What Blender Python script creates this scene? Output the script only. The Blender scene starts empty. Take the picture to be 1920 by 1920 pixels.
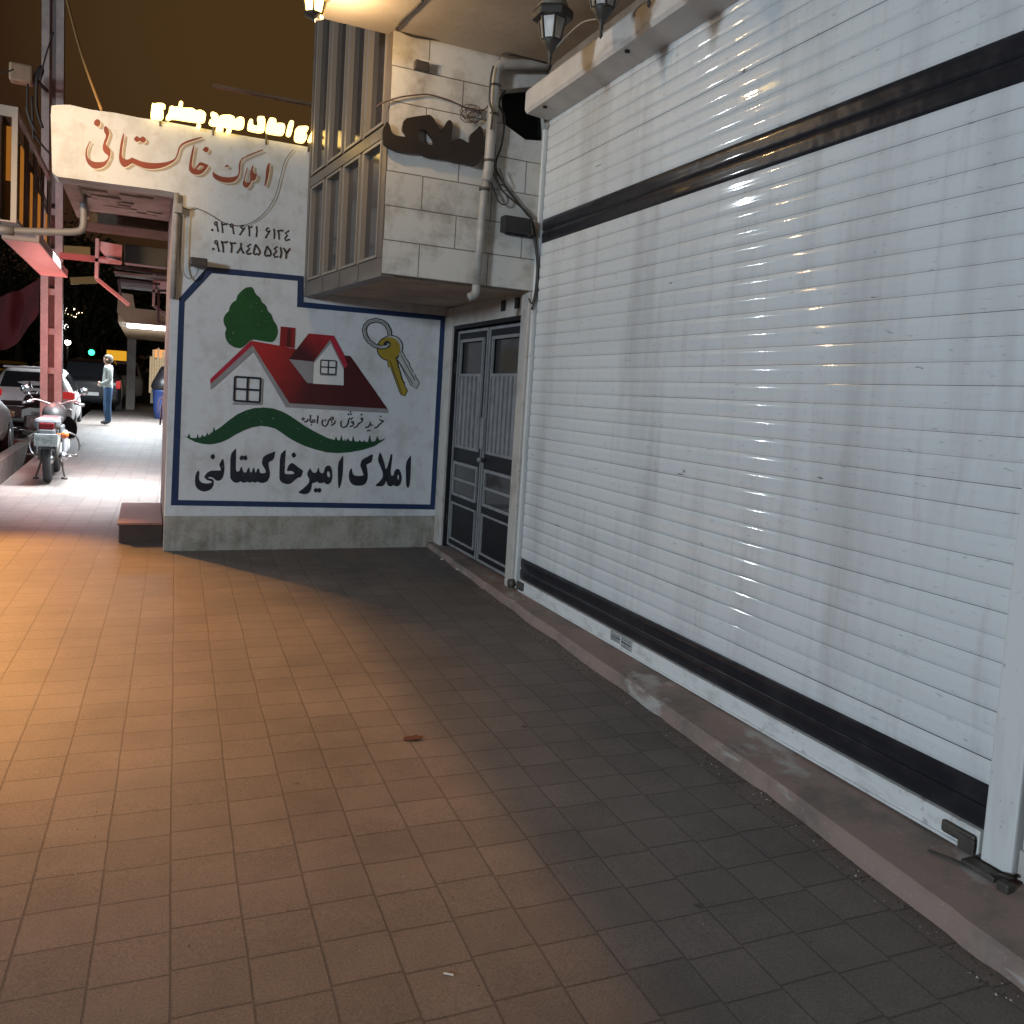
import bpy, bmesh, math, random
from mathutils import Vector, Matrix, noise as mnoise
from mathutils.geometry import tessellate_polygon
R = math.radians
rnd = random.Random(7)
sc = bpy.context.scene
col = sc.collection

# ------------------------------------------------------------------ camera
# solved from the vanishing points of the photograph; world: X right, Y along the street, Z up, metres
CAM_F, CAM_CX, CAM_CY, CAM_H = 1544.5, 947.65, 865.4, 1.6
CM = ((0.915972, -0.396526, 0.061336), (0.025661, -0.094662, -0.995179), (0.400420, 0.913130, -0.076532))
cd = bpy.data.cameras.new("camera")
cam = bpy.data.objects.new("camera", cd)
col.objects.link(cam)
cam.matrix_world = Matrix(((CM[0][0], -CM[1][0], -CM[2][0], 0), (CM[0][1], -CM[1][1], -CM[2][1], 0),
                           (CM[0][2], -CM[1][2], -CM[2][2], CAM_H), (0, 0, 0, 1)))
cd.sensor_width = 36
cd.lens = 36 * CAM_F / 1920
cd.shift_x = (960 - CAM_CX) / 1920
cd.shift_y = (CAM_CY - 960) / 1920
cd.clip_start = 0.05
cd.clip_end = 600
sc.camera = cam

# ------------------------------------------------------------------ night sky, lamps, exposure
w = bpy.data.worlds.new("World")
sc.world = w
w.use_nodes = True
nt = w.node_tree
bg = nt.nodes["Background"]
tc = nt.nodes.new("ShaderNodeTexCoord")
sep = nt.nodes.new("ShaderNodeSeparateXYZ")
ramp = nt.nodes.new("ShaderNodeValToRGB")
nt.links.new(tc.outputs["Generated"], sep.inputs[0])
nt.links.new(sep.outputs["Z"], ramp.inputs[0])
ramp.color_ramp.elements[0].position = 0.0
ramp.color_ramp.elements[0].color = (0.010, 0.005, 0.003, 1)      # sodium sky glow over the town
ramp.color_ramp.elements[1].position = 0.46
ramp.color_ramp.elements[1].color = (0.014, 0.006, 0.003, 1)
e = ramp.color_ramp.elements.new(0.22)
e.color = (0.022, 0.010, 0.005, 1)
# town glow sits over the lit shops straight down the street
nrm = nt.nodes.new("ShaderNodeVectorMath")
nrm.operation = 'NORMALIZE'
nt.links.new(tc.outputs["Generated"], nrm.inputs[0])
dotn = nt.nodes.new("ShaderNodeVectorMath")
dotn.operation = 'DOT_PRODUCT'
dotn.inputs[1].default_value = Vector((0.12, 0.92, 0.36)).normalized()
nt.links.new(nrm.outputs[0], dotn.inputs[0])
glow = nt.nodes.new("ShaderNodeMapRange")
glow.interpolation_type = 'SMOOTHSTEP'
glow.inputs[1].default_value = 0.950
glow.inputs[2].default_value = 1.0
nt.links.new(dotn.outputs["Value"], glow.inputs[0])
gmix = nt.nodes.new("ShaderNodeMix")
gmix.data_type = 'RGBA'
gmix.inputs[7].default_value = (0.050, 0.026, 0.009, 1)
nt.links.new(glow.outputs[0], gmix.inputs[0])
nt.links.new(ramp.outputs[0], gmix.inputs[6])
nt.links.new(gmix.outputs[2], bg.inputs[0])
bg.inputs[1].default_value = 1.0

def lamp(name, kind, loc, power, color, size=0.2, target=None, angle=None, blend=0.5, size_y=None, spread=None):
    d = bpy.data.lights.new(name, kind)
    d.energy = power
    d.color = color
    if kind in ("POINT", "SPOT"):
        d.shadow_soft_size = size
    if kind == "AREA":
        d.size = size
        if size_y:
            d.shape = 'RECTANGLE'
            d.size_y = size_y
        if spread:
            d.spread = R(spread)
    if kind == "SPOT":
        d.spot_size = R(angle)
        d.spot_blend = blend
    o = bpy.data.objects.new(name, d)
    o.location = loc
    if target is not None:
        o.rotation_euler = (Vector(target) - Vector(loc)).to_track_quat('-Z', 'Y').to_euler()
    col.objects.link(o)
    return o

WARM = (1.0, 0.445, 0.105)
COOL = (0.76, 0.89, 1.0)
# white street light across the road, left of the photographer
lamp("street_light_left", "AREA", (-10.3, -1.8, 3.5), 850, COOL, 1.4, (2.4, 4.5, 1.4))
# white lamp post down the road, seen as the streak of highlights on the shutter
lamp("street_light_ahead", "POINT", (-5.6, 13.4, 5.0), 230, (0.86, 0.94, 1.0), 0.10)
# sodium lamp beyond the painted wall, throws the wall's shadow over the paving
lamp("sodium_lamp", "SPOT", (-3.3, 12.5, 4.3), 3700, WARM, 0.08, (-0.65, 6.4, 0.1), 25, 0.7)
# added unseen warm spot overhead, the canopy edge throws the long soft shadow in front of the shutter
lamp("added_warm_spot_high", "SPOT", (0.60, 2.6, 9.0), 1180, (1.0, 0.50, 0.19), 0.17, (-0.5, 3.7, 0.0), 44, 0.85)
# sodium lamp on the kerb side, left of the view
lamp("sodium_lamp_kerb", "SPOT", (-3.4, 2.9, 4.6), 640, WARM, 0.2, (-2.1, 3.9, 0.0), 58, 1.0)
lamp("sodium_lamp_sign", "SPOT", (-3.6, 2.0, 4.4), 2300, (1.0, 0.66, 0.34), 0.2, (-0.95, 7.6, 3.4), 24, 1.0)

sc.view_settings.view_transform = 'Standard'
sc.view_settings.look = 'None'
sc.view_settings.exposure = 0.3
sc.view_settings.gamma = 1
sc.render.engine = 'CYCLES'
sc.cycles.use_denoising = True
sc.cycles.max_bounces = 6
sc.cycles.sample_clamp_indirect = 4

# ------------------------------------------------------------------ helpers
SL = 0.014                      # the pavement climbs gently along the street
def gz(y):
    return SL * y
C0 = Vector((0, 0, CAM_H))
def ray(u, v):
    a, b = (u - CAM_CX) / CAM_F, (v - CAM_CY) / CAM_F
    return Vector([CM[0][i] * a + CM[1][i] * b + CM[2][i] for i in range(3)])
def on_y(u, v, y):
    d = ray(u, v)
    return C0 + d * (y / d.y)
def on_x(u, v, x):
    d = ray(u, v)
    return C0 + d * (x / d.x)
def on_z(u, v, z):
    d = ray(u, v)
    return C0 + d * ((z - CAM_H) / d.z)
def on_g(u, v):
    d = ray(u, v)
    return C0 + d * (-CAM_H / (d.z - SL * d.y))

def lin(c):
    c /= 255.0
    return c / 12.92 if c <= 0.04045 else ((c + 0.055) / 1.055) ** 2.4
def rgb(r, g, b):
    return (lin(r), lin(g), lin(b))

MATS = {}
def mat(name, color, rough=0.7, var=0.0, vscale=3.0, color2=None, bump=0.0, bscale=40.0, metal=0.0, emit=None, estr=1.0, stretch=(1, 1, 1), thr=(0.35, 0.7), spec=0.5):
    """Principled material; colour wanders between color and color2 with noise, plus a fine bump."""
    if name in MATS:
        return MATS[name]
    m = bpy.data.materials.new(name)
    MATS[name] = m
    m.use_nodes = True
    n = m.node_tree.nodes
    l = m.node_tree.links
    p = n["Principled BSDF"]
    p.inputs["Roughness"].default_value = rough
    p.inputs["Metallic"].default_value = metal
    p.inputs["Specular IOR Level"].default_value = spec
    p.inputs["Base Color"].default_value = (*color, 1)
    if var > 0 or color2 or bump:
        t = n.new("ShaderNodeTexCoord")
        mp = n.new("ShaderNodeMapping")
        mp.inputs["Scale"].default_value = stretch
        l.new(t.outputs["Object"], mp.inputs[0])
        if var > 0 or color2:
            c2 = color2 or tuple(max(0, x * (1 - var)) for x in color)
            nz = n.new("ShaderNodeTexNoise")
            nz.inputs["Scale"].default_value = vscale
            nz.inputs["Detail"].default_value = 7
            nz.inputs["Roughness"].default_value = 0.65
            l.new(mp.outputs[0], nz.inputs["Vector"])
            r = n.new("ShaderNodeValToRGB")
            r.color_ramp.elements[0].position = thr[0]
            r.color_ramp.elements[0].color = (*color, 1)
            r.color_ramp.elements[1].position = thr[1]
            r.color_ramp.elements[1].color = (*c2, 1)
            l.new(nz.outputs["Fac"], r.inputs[0])
            l.new(r.outputs[0], p.inputs["Base Color"])
        if bump:
            nb = n.new("ShaderNodeTexNoise")
            nb.inputs["Scale"].default_value = bscale
            nb.inputs["Detail"].default_value = 6
            l.new(t.outputs["Object"], nb.inputs["Vector"])
            bp = n.new("ShaderNodeBump")
            bp.inputs["Strength"].default_value = bump
            bp.inputs["Distance"].default_value = 0.01
            l.new(nb.outputs["Fac"], bp.inputs["Height"])
            l.new(bp.outputs[0], p.inputs["Normal"])
    if emit:
        p.inputs["Emission Color"].default_value = (*emit, 1)
        p.inputs["Emission Strength"].default_value = estr
    return m

def glass_mat(name, tint=(0.9, 0.95, 1.0), rough=0.03, alpha=0.25):
    if name in MATS:
        return MATS[name]
    m = mat(name, tint, rough)
    m.node_tree.nodes["Principled BSDF"].inputs["Alpha"].default_value = alpha
    return m

class MB:
    """Collects world-space shapes into one mesh."""
    def __init__(s):
        s.v, s.f, s.mi, s.sm = [], [], [], []
        s.cur = 0
    def add(s, verts, faces, smooth=False):
        o = len(s.v)
        s.v += [Vector(p) for p in verts]
        for f in faces:
            s.f.append([o + i for i in f])
            s.mi.append(s.cur)
            s.sm.append(smooth)
    def box(s, x0, x1, y0, y1, z0, z1, M=None):
        vs = [Vector((x, y, z)) for z in (z0, z1) for y in (y0, y1) for x in (x0, x1)]
        if M:
            vs = [M @ p for p in vs]
        s.add(vs, [(0, 2, 3, 1), (4, 5, 7, 6), (0, 1, 5, 4), (2, 6, 7, 3), (0, 4, 6, 2), (1, 3, 7, 5)])
    def bbox(s, x0, x1, y0, y1, z0, z1, b=0.01, M=None):
        """box with chamfered edges"""
        bm = bmesh.new()
        bmesh.ops.create_cube(bm, size=1)
        for q in bm.verts:
            q.co = Vector(((x0 + x1) / 2 + q.co.x * (x1 - x0), (y0 + y1) / 2 + q.co.y * (y1 - y0), (z0 + z1) / 2 + q.co.z * (z1 - z0)))
        bmesh.ops.bevel(bm, geom=list(bm.edges), offset=b, segments=2, affect='EDGES', profile=0.5)
        bm.verts.index_update()
        vs = [(M @ q.co if M else q.co.copy()) for q in bm.verts]
        s.add(vs, [[q.index for q in f.verts] for f in bm.faces])
        bm.free()
    def bar(s, a, b, w, h=None, up=(0, 0, 1)):
        a, b = Vector(a), Vector(b)
        h = h or w
        d = (b - a).normalized()
        u = Vector(up)
        if abs(d.dot(u)) > 0.98:
            u = Vector((0, 1, 0))
        sx = d.cross(u).normalized()
        sy = sx.cross(d).normalized()
        vs = [p + sx * i * w / 2 + sy * j * h / 2 for p in (a, b) for i, j in ((-1, -1), (1, -1), (1, 1), (-1, 1))]
        s.add(vs, [(3, 2, 1, 0), (4, 5, 6, 7), (0, 1, 5, 4), (1, 2, 6, 5), (2, 3, 7, 6), (3, 0, 4, 7)])
    def tube(s, pts, r, n=8, cap=True):
        pts = [Vector(p) for p in pts]
        rr = r if isinstance(r, (list, tuple)) else [r] * len(pts)
        vs, fs = [], []
        prev = None
        for i, p in enumerate(pts):
            d = (pts[min(i + 1, len(pts) - 1)] - pts[max(i - 1, 0)]).normalized()
            if prev is None:
                u = Vector((0, 0, 1)) if abs(d.z) < 0.9 else Vector((1, 0, 0))
                x = d.cross(u).normalized()
            else:
                x = (prev - d * prev.dot(d)).normalized()
            prev = x
            y = d.cross(x)
            for k in range(n):
                a = 2 * math.pi * k / n
                vs.append(p + (x * math.cos(a) + y * math.sin(a)) * rr[i])
        for i in range(len(pts) - 1):
            for k in range(n):
                fs.append((i * n + k, i * n + (k + 1) % n, (i + 1) * n + (k + 1) % n, (i + 1) * n + k))
        if cap:
            fs.append(tuple(range(n - 1, -1, -1)))
            fs.append(tuple((len(pts) - 1) * n + k for k in range(n)))
        s.add(vs, fs, True)
    def lathe(s, c, prof, n=16, axis=(0, 0, 1), smooth=True):
        c = Vector(c)
        ax = Vector(axis).normalized()
        u = Vector((1, 0, 0)) if abs(ax.x) < 0.9 else Vector((0, 1, 0))
        x = ax.cross(u).normalized()
        y = ax.cross(x)
        vs, fs = [], []
        for (r, z) in prof:
            for k in range(n):
                a = 2 * math.pi * k / n
                vs.append(c + ax * z + (x * math.cos(a) + y * math.sin(a)) * r)
        for i in range(len(prof) - 1):
            for k in range(n):
                fs.append((i * n + k, i * n + (k + 1) % n, (i + 1) * n + (k + 1) % n, (i + 1) * n + k))
        fs.append(tuple(range(n - 1, -1, -1)))
        fs.append(tuple((len(prof) - 1) * n + k for k in range(n)))
        s.add(vs, fs, smooth)
    def quad(s, a, b, c, d):
        s.add([a, b, c, d], [(0, 1, 2, 3)])
    def sheet(s, loops):
        """flat filled polygon (list of loops; first outer, others holes) of 3D points"""
        flat = [Vector(p) for lp in loops for p in lp]
        tri = tessellate_polygon([[Vector(p) for p in lp] for lp in loops])
        s.add(flat, [tuple(t) for t in tri])
    def slab(s, loops, off):
        """filled polygon extruded by vector off"""
        off = Vector(off)
        flat = [Vector(p) for lp in loops for p in lp]
        n = len(flat)
        tri = [tuple(t) for t in tessellate_polygon([[Vector(p) for p in lp] for lp in loops])]
        s.add(flat + [p + off for p in flat], tri + [tuple(n + i for i in reversed(t)) for t in tri])
        o = 0
        for lp in loops:
            k = len(lp)
            vs = [Vector(p) for p in lp] + [Vector(p) + off for p in lp]
            s.add(vs, [(i, (i + 1) % k, k + (i + 1) % k, k + i) for i in range(k)])
            o += k
    def build(s, name, m, parent=None, label=None):
        me = bpy.data.meshes.new(name)
        base = Vector((0, 0, 0))
        if parent is not None:
            q = parent
            while q is not None:
                base += q.location
                q = q.parent
        me.from_pydata([p - base for p in s.v], [], s.f)
        ms = m if isinstance(m, (list, tuple)) else [m]
        for x in ms:
            me.materials.append(x)
        for i, p in enumerate(me.polygons):
            p.material_index = min(s.mi[i], len(ms) - 1)
            p.use_smooth = s.sm[i]
        me.validate()
        me.update()
        bm = bmesh.new()
        bm.from_mesh(me)
        bmesh.ops.recalc_face_normals(bm, faces=bm.faces)
        bm.to_mesh(me)
        bm.free()
        o = bpy.data.objects.new(name, me)
        col.objects.link(o)
        if parent is not None:
            o.parent = parent
        if label:
            o["label"] = label
        return o

def tag(o, label=None, cat=None, group=None, kind=None):
    if label:
        o["label"] = label
    if cat:
        o["category"] = cat
    if group:
        o["group"] = group
    if kind:
        o["kind"] = kind
    return o
def thing(name, label, cat, loc, group=None):
    o = bpy.data.objects.new(name, None)
    o.empty_display_size = 0.1
    o.location = loc
    col.objects.link(o)
    return tag(o, label, cat, group)
def copy_tree(o, parent=None):
    c = o.copy()
    col.objects.link(c)
    c.parent = parent
    for ch in list(o.children):
        copy_tree(ch, c)
    return c
def smooth_loop(pts, it=1):
    """one or two Chaikin rounds that keep hard corners hard enough at letter size"""
    for _ in range(it):
        out = []
        n = len(pts)
        for i in range(n):
            a, b = pts[i], pts[(i + 1) % n]
            out.append((a[0] * 0.8 + b[0] * 0.2, a[1] * 0.8 + b[1] * 0.2))
            out.append((a[0] * 0.2 + b[0] * 0.8, a[1] * 0.2 + b[1] * 0.8))
        pts = out
    return pts
def zoom(ox, oy, s):
    """coordinates read off an enlargement of the photograph -> photograph pixels"""
    return lambda pts: [(ox + x / s, oy + y / s) for x, y in pts]
def ribbon(pts, wdt):
    """outline of a brush stroke along a polyline, as quads"""
    out = []
    n = len(pts)
    L, Rr = [], []
    for i in range(n):
        a = Vector(pts[max(i - 1, 0)])
        b = Vector(pts[min(i + 1, n - 1)])
        p = Vector(pts[i])
        d = (b - a)
        d = d.normalized() if d.length > 1e-6 else Vector((1, 0))
        nn = Vector((-d.y, d.x))
        wv = wdt if not isinstance(wdt, (list, tuple)) else wdt[i]
        L.append(p + nn * wv / 2)
        Rr.append(p - nn * wv / 2)
    return [(tuple(L[i]), tuple(L[i + 1]), tuple(Rr[i + 1]), tuple(Rr[i])) for i in range(n - 1)]
def ring_pts(cx, cy, rx, ry=None, n=20, rot=0):
    ry = ry or rx
    return [(cx + rx * math.cos(a) * math.cos(rot) - ry * math.sin(a) * math.sin(rot),
             cy + rx * math.cos(a) * math.sin(rot) + ry * math.sin(a) * math.cos(rot)) for a in [2 * math.pi * k / n for k in range(n)]]
# ------------------------------------------------------------------ materials with structure
def paver_mat():
    m = mat("concrete_pavers", (0.15, 0.135, 0.12), 0.62)
    n, l = m.node_tree.nodes, m.node_tree.links
    p = n["Principled BSDF"]
    t = n.new("ShaderNodeTexCoord")
    mp = n.new("ShaderNodeMapping")
    mp.inputs["Rotation"].default_value = (0, 0, R(-88.34))
    mp.inputs["Location"].default_value = (0.063, 0.031, 0)
    l.new(t.outputs["Object"], mp.inputs[0])
    wob = n.new("ShaderNodeTexNoise")
    wob.inputs["Scale"].default_value = 2.2
    wob.inputs["Detail"].default_value = 3
    l.new(t.outputs["Object"], wob.inputs["Vector"])
    sub = n.new("ShaderNodeVectorMath")
    sub.operation = 'SUBTRACT'
    sub.inputs[1].default_value = (0.5, 0.5, 0.5)
    l.new(wob.outputs["Color"], sub.inputs[0])
    sca = n.new("ShaderNodeVectorMath")
    sca.operation = 'SCALE'
    sca.inputs["Scale"].default_value = 0.016
    l.new(sub.outputs[0], sca.inputs[0])
    add = n.new("ShaderNodeVectorMath")
    l.new(mp.outputs[0], add.inputs[0])
    l.new(sca.outputs[0], add.inputs[1])
    br = n.new("ShaderNodeTexBrick")
    br.offset = 0.07
    br.offset_frequency = 2
    br.inputs["Scale"].default_value = 1
    br.inputs["Brick Width"].default_value = 0.176
    br.inputs["Row Height"].default_value = 0.197
    br.inputs["Mortar Size"].default_value = 0.0034
    br.inputs["Mortar Smooth"].default_value = 0.35
    br.inputs["Bias"].default_value = 0.0
    br.inputs["Color1"].default_value = (0.168, 0.148, 0.134, 1)
    br.inputs["Color2"].default_value = (0.138, 0.121, 0.111, 1)
    br.inputs["Mortar"].default_value = (0.098, 0.083, 0.072, 1)
    l.new(add.outputs[0], br.inputs["Vector"])
    big = n.new("ShaderNodeTexNoise")
    big.inputs["Scale"].default_value = 1.1
    big.inputs["Detail"].default_value = 8
    big.inputs["Roughness"].default_value = 0.7
    l.new(t.outputs["Object"], big.inputs["Vector"])
    rb = n.new("ShaderNodeValToRGB")
    rb.color_ramp.elements[0].position = 0.32
    rb.color_ramp.elements[0].color = (0.66, 0.64, 0.64, 1)
    rb.color_ramp.elements[1].position = 0.72
    rb.color_ramp.elements[1].color = (1.18, 1.12, 1.08, 1)
    l.new(big.outputs["Fac"], rb.inputs[0])
    mul = n.new("ShaderNodeMix")
    mul.data_type = 'RGBA'
    mul.blend_type = 'MULTIPLY'
    mul.inputs[0].default_value = 1
    l.new(br.outputs["Color"], mul.inputs[6])
    l.new(rb.outputs[0], mul.inputs[7])
    fine = n.new("ShaderNodeTexNoise")
    fine.inputs["Scale"].default_value = 170
    fine.inputs["Detail"].default_value = 4
    l.new(t.outputs["Object"], fine.inputs["Vector"])
    rf = n.new("ShaderNodeValToRGB")
    rf.color_ramp.elements[0].position = 0.3
    rf.color_ramp.elements[0].color = (0.72, 0.72, 0.72, 1)
    rf.color_ramp.elements[1].position = 0.7
    rf.color_ramp.elements[1].color = (1.25, 1.25, 1.25, 1)
    l.new(fine.outputs["Fac"], rf.inputs[0])
    m2 = n.new("ShaderNodeMix")
    m2.data_type = 'RGBA'
    m2.blend_type = 'MULTIPLY'
    m2.inputs[0].default_value = 1
    l.new(mul.outputs[2], m2.inputs[6])
    l.new(rf.outputs[0], m2.inputs[7])
    # flattened gum and drip spots
    vo = n.new("ShaderNodeTexVoronoi")
    vo.inputs["Scale"].default_value = 2.6
    wv = n.new("ShaderNodeVectorMath")
    wv.operation = 'ADD'
    l.new(t.outputs["Object"], wv.inputs[0])
    sw = n.new("ShaderNodeVectorMath")
    sw.operation = 'SCALE'
    sw.inputs["Scale"].default_value = 0.02
    fw = n.new("ShaderNodeTexNoise")
    fw.inputs["Scale"].default_value = 25
    l.new(t.outputs["Object"], fw.inputs["Vector"])
    l.new(fw.outputs["Color"], sw.inputs[0])
    l.new(sw.outputs[0], wv.inputs[1])
    l.new(wv.outputs[0], vo.inputs["Vector"])
    dm = n.new("ShaderNodeMapRange")
    dm.inputs[1].default_value = 0.028
    dm.inputs[2].default_value = 0.048
    dm.inputs[3].default_value = 0.45
    dm.inputs[4].default_value = 1.0
    l.new(vo.outputs["Distance"], dm.inputs[0])
    sep_ = n.new("ShaderNodeSeparateColor")
    l.new(vo.outputs["Color"], sep_.inputs[0])
    gt = n.new("ShaderNodeMath")
    gt.operation = 'GREATER_THAN'
    gt.inputs[1].default_value = 0.55
    l.new(sep_.outputs[0], gt.inputs[0])
    mxm = n.new("ShaderNodeMath")
    mxm.operation = 'MAXIMUM'
    l.new(dm.outputs[0], mxm.inputs[0])
    l.new(gt.outputs[0], mxm.inputs[1])
    m3 = n.new("ShaderNodeMix")
    m3.data_type = 'RGBA'
    m3.blend_type = 'MULTIPLY'
    m3.inputs[0].default_value = 1
    l.new(m2.outputs[2], m3.inputs[6])
    l.new(mxm.outputs[0], m3.inputs[7])
    l.new(m3.outputs[2], p.inputs["Base Color"])
    inv = n.new("ShaderNodeMath")
    inv.operation = 'MULTIPLY_ADD'
    inv.inputs[1].default_value = -1.0
    l.new(br.outputs["Fac"], inv.inputs[0])
    sc2 = n.new("ShaderNodeMath")
    sc2.operation = 'MULTIPLY'
    sc2.inputs[1].default_value = 0.16
    l.new(fine.outputs["Fac"], sc2.inputs[0])
    l.new(sc2.outputs[0], inv.inputs[2])
    bp = n.new("ShaderNodeBump")
    bp.inputs["Strength"].default_value = 0.9
    bp.inputs["Distance"].default_value = 0.006
    l.new(inv.outputs[0], bp.inputs["Height"])
    l.new(bp.outputs[0], p.inputs["Normal"])
    return m

def stone_block_mat():
    m = mat("travertine_blocks", (0.5, 0.48, 0.44), 0.65)
    n, l = m.node_tree.nodes, m.node_tree.links
    p = n["Principled BSDF"]
    t = n.new("ShaderNodeTexCoord")
    mp = n.new("ShaderNodeMapping")
    mp.inputs["Rotation"].default_value = (R(-90), 0, 0)
    l.new(t.outputs["Object"], mp.inputs[0])
    br = n.new("ShaderNodeTexBrick")
    br.inputs["Scale"].default_value = 1
    br.inputs["Brick Width"].default_value = 0.52
    br.inputs["Row Height"].default_value = 0.232
    br.inputs["Mortar Size"].default_value = 0.0042
    br.inputs["Mortar Smooth"].default_value = 0.2
    br.inputs["Color1"].default_value = (0.54, 0.525, 0.49, 1)
    br.inputs["Color2"].default_value = (0.47, 0.455, 0.425, 1)
    br.inputs["Mortar"].default_value = (0.17, 0.155, 0.14, 1)
    l.new(mp.outputs[0], br.inputs["Vector"])
    nz = n.new("ShaderNodeTexNoise")
    nz.inputs["Scale"].default_value = 3.5
    nz.inputs["Detail"].default_value = 9
    nz.inputs["Roughness"].default_value = 0.7
    l.new(t.outputs["Object"], nz.inputs["Vector"])
    r = n.new("ShaderNodeValToRGB")
    r.color_ramp.elements[0].position = 0.33
    r.color_ramp.elements[0].color = (0.55, 0.51, 0.47, 1)
    r.color_ramp.elements[1].position = 0.52
    r.color_ramp.elements[1].color = (1, 1, 1, 1)
    l.new(nz.outputs["Fac"], r.inputs[0])
    mul = n.new("ShaderNodeMix")
    mul.data_type = 'RGBA'
    mul.blend_type = 'MULTIPLY'
    mul.inputs[0].default_value = 1
    l.new(br.outputs["Color"], mul.inputs[6])
    l.new(r.outputs[0], mul.inputs[7])
    l.new(mul.outputs[2], p.inputs["Base Color"])
    bp = n.new("ShaderNodeBump")
    bp.invert = True
    bp.inputs["Strength"].default_value = 0.6
    bp.inputs["Distance"].default_value = 0.004
    l.new(br.outputs["Fac"], bp.inputs["Height"])
    l.new(bp.outputs[0], p.inputs["Normal"])
    return m

def grimy(name, base, rough, layers, coat=0.0):
    """painted surface with several noise layers of dirt. layer = (stretch, scale, lo, hi, colour, strength)"""
    m = mat(name, base, rough)
    n, l = m.node_tree.nodes, m.node_tree.links
    p = n["Principled BSDF"]
    p.inputs["Coat Weight"].default_value = coat
    p.inputs["Specular IOR Level"].default_value = 0.35
    p.inputs["Coat Roughness"].default_value = 0.055
    t = n.new("ShaderNodeTexCoord")
    last = None
    for k, (st, scl, lo, hi, c, s) in enumerate(layers):
        mp = n.new("ShaderNodeMapping")
        mp.inputs["Scale"].default_value = st
        mp.inputs["Location"].default_value = (k * 3.1, k * 1.7, k * 2.3)
        l.new(t.outputs["Object"], mp.inputs[0])
        nz = n.new("ShaderNodeTexNoise")
        nz.inputs["Scale"].default_value = scl
        nz.inputs["Detail"].default_value = 7
        nz.inputs["Roughness"].default_value = 0.62
        l.new(mp.outputs[0], nz.inputs["Vector"])
        mr = n.new("ShaderNodeMapRange")
        mr.inputs[1].default_value = lo
        mr.inputs[2].default_value = hi
        mr.inputs[4].default_value = s
        l.new(nz.outputs["Fac"], mr.inputs[0])
        mx = n.new("ShaderNodeMix")
        mx.data_type = 'RGBA'
        l.new(mr.outputs[0], mx.inputs[0])
        if last is None:
            mx.inputs[6].default_value = (*base, 1)
        else:
            l.new(last, mx.inputs[6])
        mx.inputs[7].default_value = (*c, 1)
        last = mx.outputs[2]
    l.new(last, p.inputs["Base Color"])
    return m

M_PAVE = paver_mat()
M_STONE = stone_block_mat()
M_PLASTER = grimy("white_plaster", (0.585, 0.610, 0.63), 0.8, [
    ((1, 1, 1), 3.2, 0.50, 0.75, (0.36, 0.35, 0.32), 0.75), ((1, 1, 1), 11, 0.55, 0.75, (0.40, 0.38, 0.35), 0.5),
    ((6, 6, 0.7), 1.6, 0.55, 0.80, (0.42, 0.40, 0.37), 0.5), ((1, 1, 1), 30, 0.62, 0.7, (0.3, 0.28, 0.25), 0.4)])
M_PLINTH = grimy("grey_stone_plinth", (0.34, 0.32, 0.28), 0.8, [
    ((1, 1, 1), 5, 0.42, 0.7, (0.17, 0.15, 0.12), 0.9), ((8, 8, 1), 2, 0.5, 0.75, (0.42, 0.41, 0.39), 0.6), ((1, 1, 1), 40, 0.55, 0.7, (0.14, 0.12, 0.10), 0.6)])
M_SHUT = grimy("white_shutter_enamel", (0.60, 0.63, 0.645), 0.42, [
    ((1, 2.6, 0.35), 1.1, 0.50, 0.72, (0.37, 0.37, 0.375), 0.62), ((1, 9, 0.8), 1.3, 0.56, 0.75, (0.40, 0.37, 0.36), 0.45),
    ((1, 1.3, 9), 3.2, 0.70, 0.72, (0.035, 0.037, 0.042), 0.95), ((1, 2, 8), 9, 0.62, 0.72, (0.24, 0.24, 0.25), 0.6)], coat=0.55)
M_SHUTB = grimy("black_shutter_enamel", (0.012, 0.013, 0.018), 0.33, [((1, 3, 3), 2.5, 0.5, 0.8, (0.045, 0.045, 0.05), 0.6)], coat=0.3)
def dent(m, scale, strength, dist):
    """shallow dents and waviness of beaten sheet metal"""
    n, l = m.node_tree.nodes, m.node_tree.links
    t = n.new("ShaderNodeTexCoord")
    nz = n.new("ShaderNodeTexNoise")
    nz.inputs["Scale"].default_value = scale
    nz.inputs["Detail"].default_value = 2
    l.new(t.outputs["Object"], nz.inputs["Vector"])
    bp = n.new("ShaderNodeBump")
    bp.inputs["Strength"].default_value = strength
    bp.inputs["Distance"].default_value = dist
    l.new(nz.outputs["Fac"], bp.inputs["Height"])
    l.new(bp.outputs[0], n["Principled BSDF"].inputs["Normal"])
dent(M_SHUT, 7.0, 0.5, 0.012)
dent(M_SHUTB, 7.0, 0.5, 0.012)
M_BAR = grimy("dirty_white_metal", (0.62, 0.64, 0.64), 0.45, [((1, 2.5, 6), 3, 0.5, 0.75, (0.33, 0.33, 0.31), 0.7), ((1, 1, 1), 20, 0.6, 0.7, (0.2, 0.19, 0.17), 0.6)])
M_GUIDE = grimy("white_guide_rail_paint", (0.60, 0.62, 0.62), 0.45, [((1, 5, 0.8), 2, 0.55, 0.8, (0.4, 0.4, 0.38), 0.6), ((1, 1, 1), 26, 0.63, 0.7, (0.22, 0.2, 0.17), 0.7)])
M_GRANITE = grimy("red_granite_step", (0.27, 0.195, 0.17), 0.6, [
    ((1, 1, 1), 3.5, 0.45, 0.62, (0.15, 0.13, 0.115), 0.9), ((1, 0.7, 3), 2.6, 0.56, 0.62, (0.40, 0.39, 0.37), 0.8), ((1, 1, 1), 60, 0.6, 0.68, (0.45, 0.36, 0.31), 0.4)])
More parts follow.
